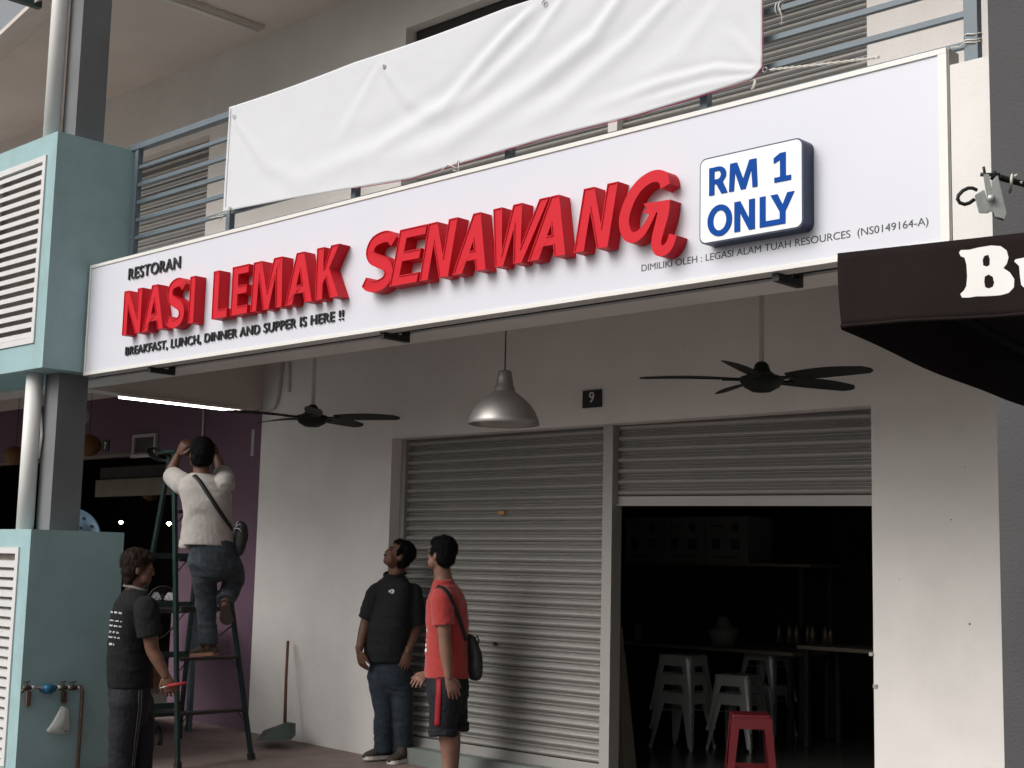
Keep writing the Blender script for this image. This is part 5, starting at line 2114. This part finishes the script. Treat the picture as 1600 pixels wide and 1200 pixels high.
# --- man in red t-shirt
def man_red():
    D = 9.75
    F_ = (-rh * .93 + vh * .36).normalized()
    t = person('man in red t-shirt and navy shorts with a black shoulder bag, seen from the side', D)
    P = lambda x, y, dd=0: at(x, y, D=D + dd)
    hc = P(689, 868, .0)
    Hf = (-rh * .80 + vh * .60 + UZ * .06).normalized()
    Hu = (UZ - Hf * .05).normalized()
    bm = bmesh.new()
    etube(bm, torso_rings([(700, 1075, .15, .13, .02), (700, 1035, .14, .135, .02), (699, 990, .14, .125, .02), (697, 950, .16, .115, .02), (697, 928, .15, .095, .02), (693, 912, .08, .07, .0)], F_, D, .84))
    limb(bm, [P(694, 918, .01), P(692, 900, .01), P(690, 884, .01)], [.075, .062, .058])
    head(bm, hc, Hf, Hu, .98)
    S1, E1, W1 = P(690, 935, -.16), P(695, 1003, -.20), P(701, 1058, -.22)
    limb(bm, [S1, S1.lerp(E1, .5), E1, E1.lerp(W1, .3), W1], [.058, .052, .044, .045, .029])
    S2, E2, W2 = P(688, 935, .17), P(680, 1000, .2), P(668, 1052, .12)
    limb(bm, [S2, S2.lerp(E2, .5), E2, E2.lerp(W2, .3), W2], [.058, .052, .043, .043, .028])
    K1, A1 = P(699, 1140, -.09), P(703, 1222, -.08)
    K2, A2 = P(706, 1138, .10), P(706, 1216, .12)
    limb(bm, [P(699, 1095, -.07), K1, K1.lerp(A1, .35) + rh * .008, A1], [.072, .064, .064, .040])
    limb(bm, [P(703, 1095, .08), K2, K2.lerp(A2, .35), A2], [.07, .060, .062, .040])
    b1 = fuse(bm, .0075, 3)
    h1 = hand(W1, P(712, 1090, -.22) - W1, (-vh * .9 + rh * .35), -1, .35, 1.05)
    h2 = hand(W2, P(657, 1060, .06) - W2, (UZ * .6 - vh * .6), 1, .6, 1.0)
    link('body', join_meshes([b1, h1, h2]), M_skin2, t)
    link('hair', hair(hc, Hf, Hu, .99, .0, 5, .010), M_hair, t)
    bm = bmesh.new()
    etube(bm, torso_rings([(699, 1059, .155, .158, .02), (699, 1035, .160, .160, .02), (699, 1000, .158, .152, .02), (699, 965, .168, .148, .02), (698, 940, .175, .132, .02), (697, 924, .160, .105, .02), (694, 912, .10, .078, .01),
                           (693, 905, .074, .066, .0)], F_, D), 28, False, False)
    limb(bm, [S1 + vh * .01, S1.lerp(E1, .3), S1.lerp(E1, .62)], [.078, .080, .082], flat1=True)
    limb(bm, [S2 - vh * .01, S2.lerp(E2, .3), S2.lerp(E2, .62)], [.078, .078, .080], flat1=True)
    for q_ in (S1, S2): limb(bm, [P(693, 917, .0), P(693, 917, .0).lerp(q_, .5) - UZ * .012, q_ - UZ * .012], [.062, .066, .068])
    shirt = link('tshirt', fuse(bm, .009, 3, folds_fn(.009, 4, (.4, .2), 5, 12)), M_redshirt, t)
    # front print seen edge on
    bm = bmesh.new()
    for (x, y, r_) in ((666, 985, .012), (664.5, 993, .01), (664.5, 1008, .012), (664.5, 1016, .014), (665, 1000, .007)):
        p, n = cast(shirt, x + 1.2, y, .001)
        if p:
            q4 = n.to_track_quat('Z', 'Y').to_matrix().to_4x4()
            bmesh.ops.create_cone(bm, segments=10, radius1=r_, radius2=r_, depth=.002, cap_ends=True, matrix=Matrix.Translation(p) @ q4)
    obj('shirt_print', bm, M_tape, shirt)
    # shorts
    bm = bmesh.new()
    etube(bm, torso_rings([(699, 1052, .148, .150, .02), (700, 1075, .155, .152, .02), (700, 1095, .150, .140, .02)], F_, D), 24, False, True)
    limb(bm, [P(698, 1080, -.08), P(694, 1115, -.10), P(692, 1144, -.10)], [.130, .102, .094], flat1=True, front=F_)
    limb(bm, [P(703, 1080, .09), P(710, 1115, .10), P(713, 1136, .10)], [.125, .098, .078], flat1=True, front=F_)
    sh_ = link('shorts', fuse(bm, .009, 3, folds_fn(.008, 14, (.3, .2), 6, 14)), M_track, t)
    for (c_, r_) in ((P(692, 1143, -.10), .090), (P(713, 1135, .10), .076)):
        bm = bmesh.new()
        for k in range(2):
            tube(bm, [c_ + UZ * (.012 - .024 * k + .006 * math.sin(3 * a)) + (rh * math.cos(a) + vh * math.sin(a)) * (r_ + .004 * math.sin(5 * a + k)) for a in [2 * PI * i / 28 for i in range(28)]], .017, 8, closed=True)
        link('rolled_cuff', fuse(bm, .006, 4, lambda p: .004 * noise.noise(p * 30)), M_track, sh_)
    strap(sh_, sh_, [(686, 1061), (685, 1095), (683, 1134)], .040, M_redstripe, 'side_stripe', 16, .003)

    # bag strap and bag
    strap(t, shirt, [(683, 917), (692, 919), (703, 932), (712, 952), (720, 975), (727, 1000)], .032, M_bag, 'bag_strap', 34, .005)
    bc = P(739, 1028, .03)
    bag_ax = (rh * .9 + vh * .3).normalized()
    bm = bmesh.new()
    n2 = bag_ax.cross(UZ).normalized()
    etube(bm, [(bc + UZ * .13 - bag_ax * .025, .040, .095, bag_ax, n2), (bc + UZ * .05 - bag_ax * .005, .052, .12, bag_ax, n2), (bc - UZ * .06 + bag_ax * .008, .058, .125, bag_ax, n2), (bc - UZ * .115 + bag_ax * .012, .045, .11, bag_ax, n2)], 20)
    bag = link('shoulder_bag', fuse(bm, .008, 3, lambda p: .006 * noise.noise(p * 14)), M_bag, t)
    bm = bmesh.new()
    tube(bm, [P(742, 997, -.08), P(746, 994, -.09), P(748, 1000, -.09), P(747, 1006, -.09)], .006, 6)
    obj('bag_clip', bm, M_bag, bag, True)
    # sandals below the frame
    shoe(t, P(697, 1232, -.02), P(672, 1232, -.10), UZ, 1.0, M_bag, M_bag)
    shoe(t, P(702, 1226, .14), P(680, 1226, .10), UZ, 1.0, M_bag, M_bag)
    return t


# --- man in faded black t-shirt beside the pier
def man_dark():
    D = 9.65
    F_ = (rh * .86 + vh * .5).normalized()
    t = person('man in black t-shirt and striped track pants standing by the teal pier, looking right', D)
    P = lambda x, y, dd=0: at(x, y, D=D + dd)
    hc = P(217, 890, .0)
    Hf = (rh * .95 + vh * .24 - UZ * .05).normalized()
    Hu = (UZ + Hf * .06).normalized()
    bm = bmesh.new()
    etube(bm, torso_rings([(205, 1090, .155, .125, 0), (205, 1050, .155, .135, 0), (205, 1000, .155, .125, 0), (207, 960, .17, .118, 0), (210, 940, .16, .10, 0), (211, 926, .08, .075, 0)], F_, D, .84))
    limb(bm, [P(210, 935, .0), P(211, 917, .0), P(214, 900, .0)], [.078, .063, .058])
    head(bm, hc, Hf, Hu, 1.0)
    S1, E1, W1 = P(228, 950, -.16), P(238, 1015, -.18), P(259, 1056, -.20)
    limb(bm, [S1, S1.lerp(E1, .5), E1, E1.lerp(W1, .35), W1], [.062, .055, .046, .045, .030])
    S2, E2 = P(205, 950, .19), P(222, 1010, .26)
    limb(bm, [S2, E2, P(240, 1050, .24)], [.06, .045, .03])
    limb(bm, [P(202, 1105, -.05), P(195, 1160, -.09), P(195, 1262, -.08)], [.07, .065, .04])
    limb(bm, [P(213, 1105, .06), P(219, 1160, .08), P(221, 1262, .08)], [.07, .065, .04])
    b1 = fuse(bm, .0075, 3)
    h1 = hand(W1, P(268, 1082, -.20) - W1, (-vh * .95 + rh * .1), 1, .8, 1.1)
    h2 = hand(P(240, 1050, .24), Vector((.3, .2, -1)), vh, -1, .4, 1.0)
    link('body', join_meshes([b1, h1, h2]), M_skin, t)
    link('hair', hair(hc, Hf, Hu, 1.02, .018, 8, .014), M_hairbrown, t)
    bm = bmesh.new()
    etube(bm, torso_rings([(203, 1074, .165, .150, 0), (202, 1040, .168, .155, 0), (203, 1000, .165, .150, 0), (205, 965, .178, .142, 0), (208, 945, .18, .125, 0), (210, 931, .14, .10, 0), (211, 922, .088, .078, 0)], F_, D), 28, False, False)
    limb(bm, [S1 + vh * .01, S1.lerp(E1, .35), S1.lerp(E1, .68)], [.084, .086, .086], flat1=True)
    limb(bm, [S2 - vh * .01, S2.lerp(E2, .35), S2.lerp(E2, .7)], [.082, .082, .084], flat1=True)
    for q_ in (S1, S2): limb(bm, [P(211, 936), P(211, 936).lerp(q_, .5) - UZ * .012, q_ - UZ * .012], [.062, .066, .068])
    shirt = link('tshirt', fuse(bm, .009, 3, folds_fn(.009, 24, (.6, -.3), 5, 11)), M_tee, t)
    bm = bmesh.new()
    S_ = F_.cross(UZ).normalized()
    nk = P(211, 921, 0)
    tube(bm, [nk + S_ * .080 * math.cos(a) + F_ * .072 * math.sin(a) + UZ * (.006 - .02 * math.sin(a)) for a in [2 * PI * k / 24 for k in range(24)]], .011, 8, closed=True)
    obj('neckband', bm, mat('grey ribbed collar', (.22, .20, .19), .9, .1, 20, .2, 200), shirt, True)
    # handwriting on the back: rows of small looping strokes
    bm = bmesh.new()
    rows = [(173, 190, 956, 3.2), (172, 190, 969, 2.0), (171, 190, 977, 2.4), (171, 188, 987, 3.0), (170, 187, 995, 2.0), (171, 178, 1006, 3.4)]
    rnd = random.Random(3)
    for xa, xb, yy, am in rows:
        x = xa
        while x < xb:
            L_ = rnd.uniform(3.5, 7)
            pts = []
            for i in range(int(L_ * 3)):
                xx = x + i / 3
                p, n = cast(shirt, min(xx, xb), yy + am * .5 * math.sin(i * 1.25 + rnd.random() * .7) + (xx - xa) * .12, .002)
                if p: pts.append(p)
            if len(pts) > 2: tube(bm, pts, .0022 if yy != 1006 else .0035, 5)
            x += L_ + 1.6
    obj('back_print', bm, M_tape, shirt)
    bm = bmesh.new()
    etube(bm, torso_rings([(203, 1064, .155, .140, 0), (203, 1085, .162, .145, 0), (204, 1108, .155, .135, 0)], F_, D), 24, False, True)
    limb(bm, [P(197, 1095, -.07), P(193, 1150, -.09), P(191, 1200, -.08), P(192, 1258, -.08)], [.125, .100, .090, .088], flat1=True, front=F_)
    limb(bm, [P(214, 1095, .09), P(220, 1150, .09), P(221, 1200, .08), P(220, 1258, .08)], [.120, .092, .080, .080], flat1=True, front=F_)
    tr = link('track_pants', fuse(bm, .009, 3, folds_fn(.009, 31, (.5, .2), 5, 10)), M_track, t)
    for dx in (0, 4):
        strap(tr, tr, [(217 + dx, 1078), (216 + dx, 1110), (211 + dx * .8, 1150), (206 + dx * .7, 1198)], .007, mat('grey side stripe', (.10, .095, .095), .8, .1, 10, 0), 'side_stripe', 24, .003)
    shoe(t, P(186, 1268, -.02), P(210, 1268, -.16), UZ, 1.05)
    shoe(t, P(212, 1266, .08), P(236, 1264, .10), UZ, 1.05)
    # red screwdriver handle in the hand
    sc = thing('screwdriver', 'red handled screwdriver held in the hand of the man by the pier', 'tool', P(268, 1070, -.22))
    bm = bmesh.new()
    lc = Vector(sc.location)
    tube(bm, [P(262, 1072, -.23) - lc, P(272, 1070, -.24) - lc, P(291, 1067, -.25) - lc], [.010, .012, .011], 8)
    obj('handle', bm, M_redstripe, sc, True)
    bm = bmesh.new()
    tube(bm, [P(262, 1072, -.23) - lc, P(250, 1075, -.22) - lc], .004, 6)
    obj('shaft', bm, M_signedge, sc, True)
    return t


# --- man on the ladder
def man_ladder():
    D = 9.98
    F_ = (vh * .93 - rh * .36).normalized()
    t = person('man in off white t-shirt standing on the ladder with both arms raised', D)
    P = lambda x, y, dd=0: at(x, y, D=D + dd)
    hc = P(314, 712, .05)
    Hf = (vh * .88 - rh * .38 + UZ * .25).normalized()
    Hu = (UZ - Hf * .25 + rh * .03).normalized()
    bm = bmesh.new()
    etube(bm, torso_rings([(334, 875, .15, .125, .0), (331, 850, .145, .12, .0), (326, 820, .14, .115, 0), (322, 785, .155, .115, 0), (318, 760, .16, .095, .02), (316, 745, .08, .07, .03)], F_, D, .84))
    limb(bm, [P(316, 752, .02), P(315, 738, .03), P(314, 722, .04)], [.072, .060, .056])
    head(bm, hc, Hf, Hu, .96)
    S1, E1, W1 = P(285, 757, .02), P(266, 741, .20), P(279, 710, .26)
    S2, E2, W2 = P(352, 755, .02), P(347, 738, .26), P(338, 712, .30)
    limb(bm, [S1, S1.lerp(E1, .5), E1, E1.lerp(W1, .35), W1], [.055, .049, .042, .040, .027])
    limb(bm, [S2, S2.lerp(E2, .5), E2, E2.lerp(W2, .35), W2], [.055, .049, .042, .040, .027])
    K1, A1 = P(322, 930, .05), P(325, 1012, .03)
    K2, A2 = P(366, 905, .20), P(352, 942, -.02)
    limb(bm, [P(321, 885), K1, A1], [.066, .055, .036])
    limb(bm, [P(350, 882, .04), K2, A2], [.066, .058, .038])
    b1 = fuse(bm, .0075, 3)
    h1 = hand(W1, P(288, 693, .24) - W1, (-vh * .8 - rh * .5), 1, .9, .98)
    h2 = hand(W2, P(330, 696, .26) - W2, (-vh * .8 + rh * .5), -1, .9, .98)
    link('body', join_meshes([b1, h1, h2]), M_skin, t)
    link('hair', hair(hc, Hf, Hu, .98, 0, 12, .012), M_hair, t)
    bm = bmesh.new()
    etube(bm, torso_rings([(327, 852, .182, .140, 0), (326, 835, .178, .138, 0), (325, 810, .170, .134, 0), (323, 785, .178, .130, 0), (320, 765, .185, .118, .01), (318, 752, .165, .10, .02), (316, 744, .10, .08, .03), (315, 740, .08, .068, .03)], F_, D), 28, False, False)
    # loose tail hanging at the left
    limb(bm, [P(300, 790, 0), P(293, 825, 0), P(290, 856, -.0)], [.05, .045, .045], flat1=True)
    limb(bm, [S1 + rh * .008, S1.lerp(E1, .45), S1.lerp(E1, .92)], [.080, .074, .064], flat1=True)
    limb(bm, [S2 - rh * .008, S2.lerp(E2, .5), S2.lerp(E2, .85)], [.080, .076, .068], flat1=True)
    def wr(p):
        b_ = folds_fn(.005, 41, (.5, .4), 3, 13)(p)
        return b_ + .009 * max(0, noise.noise(Vector((p.x * 4 + 2, p.y * 4, p.z * 12 + p.x * 6 + 3 * noise.noise(p * 3)))))
    shirt = link('tshirt', fuse(bm, .0085, 2, wr), M_creamtee, t)
    bm = bmesh.new()
    etube(bm, torso_rings([(333, 843, .150, .12, 0), (334, 862, .165, .135, 0), (334, 885, .155, .125, 0)], F_, D), 24, False, True)
    limb(bm, [P(317, 875), P(319, 905, .02), K1, P(323, 970, .05), P(326, 1008, .03)], [.112, .092, .080, .068, .070], flat1=True, front=F_)
    limb(bm, [P(350, 875, .02), P(360, 892, .10), K2, P(360, 922, .10), A2 + UZ * .01], [.112, .098, .082, .072, .068], flat1=True)
    link('jeans', fuse(bm, .009, 3, folds_fn(.008, 51, (.3, .2), 5, 18)), M_jeans2, t)
    shoe(t, P(337, 1024, .0), P(299, 1027, .12), UZ, 1.05, M_shoe, mat('tan rubber sole', (.30, .14, .10), .6, .08, 12, .1, 60))
    # raised foot: toes on the tread, sole towards the street
    heel, toe = P(350, 938, -.06), P(354, 976, .02)
    shoe(t, heel, toe, (vh * .95 + UZ * .15), 1.0, M_shoe, mat('dark rubber sole', (.05, .038, .03), .7, .15, 20, .4, 60))
    strap(t, shirt, [(303, 743), (312, 752), (325, 772), (340, 795), (355, 817), (364, 829)], .030, M_bag, 'bag_strap', 30, .005)
    bc = P(376, 842, .02)
    bm = bmesh.new()
    ax1 = (rh * .95 + UZ * -.3).normalized()
    ax2 = (UZ * .95 + rh * .3).normalized()
    n2 = ax1.cross(ax2).normalized()
    etube(bm, [(bc + ax2 * .085 - ax1 * .02, .042, .045, ax1, n2), (bc + ax2 * .02, .052, .05, ax1, n2), (bc - ax2 * .05 + ax1 * .01, .050, .05, ax1, n2), (bc - ax2 * .085 + ax1 * .02, .035, .04, ax1, n2)], 16)
    bag = link('waist_bag', fuse(bm, .007, 3, lambda p: .005 * noise.noise(p * 16)), M_bag, t)
    bm = bmesh.new()
    for (x, y, a_) in ((366, 826, .2), (368, 824, .9), (369, 823, 1.5), (370, 825, -.4)):
        tube(bm, [P(x, y, -.04), P(x + 5 * math.cos(a_), y - 5 * math.sin(a_), -.05), P(x + 9 * math.cos(a_ - .3), y - 9 * math.sin(a_ - .3), -.04)], .0016, 5)
    obj('zip_ties', bm, M_tape, bag)
    return t


man_polo()
man_red()
man_dark()
man_ladder()
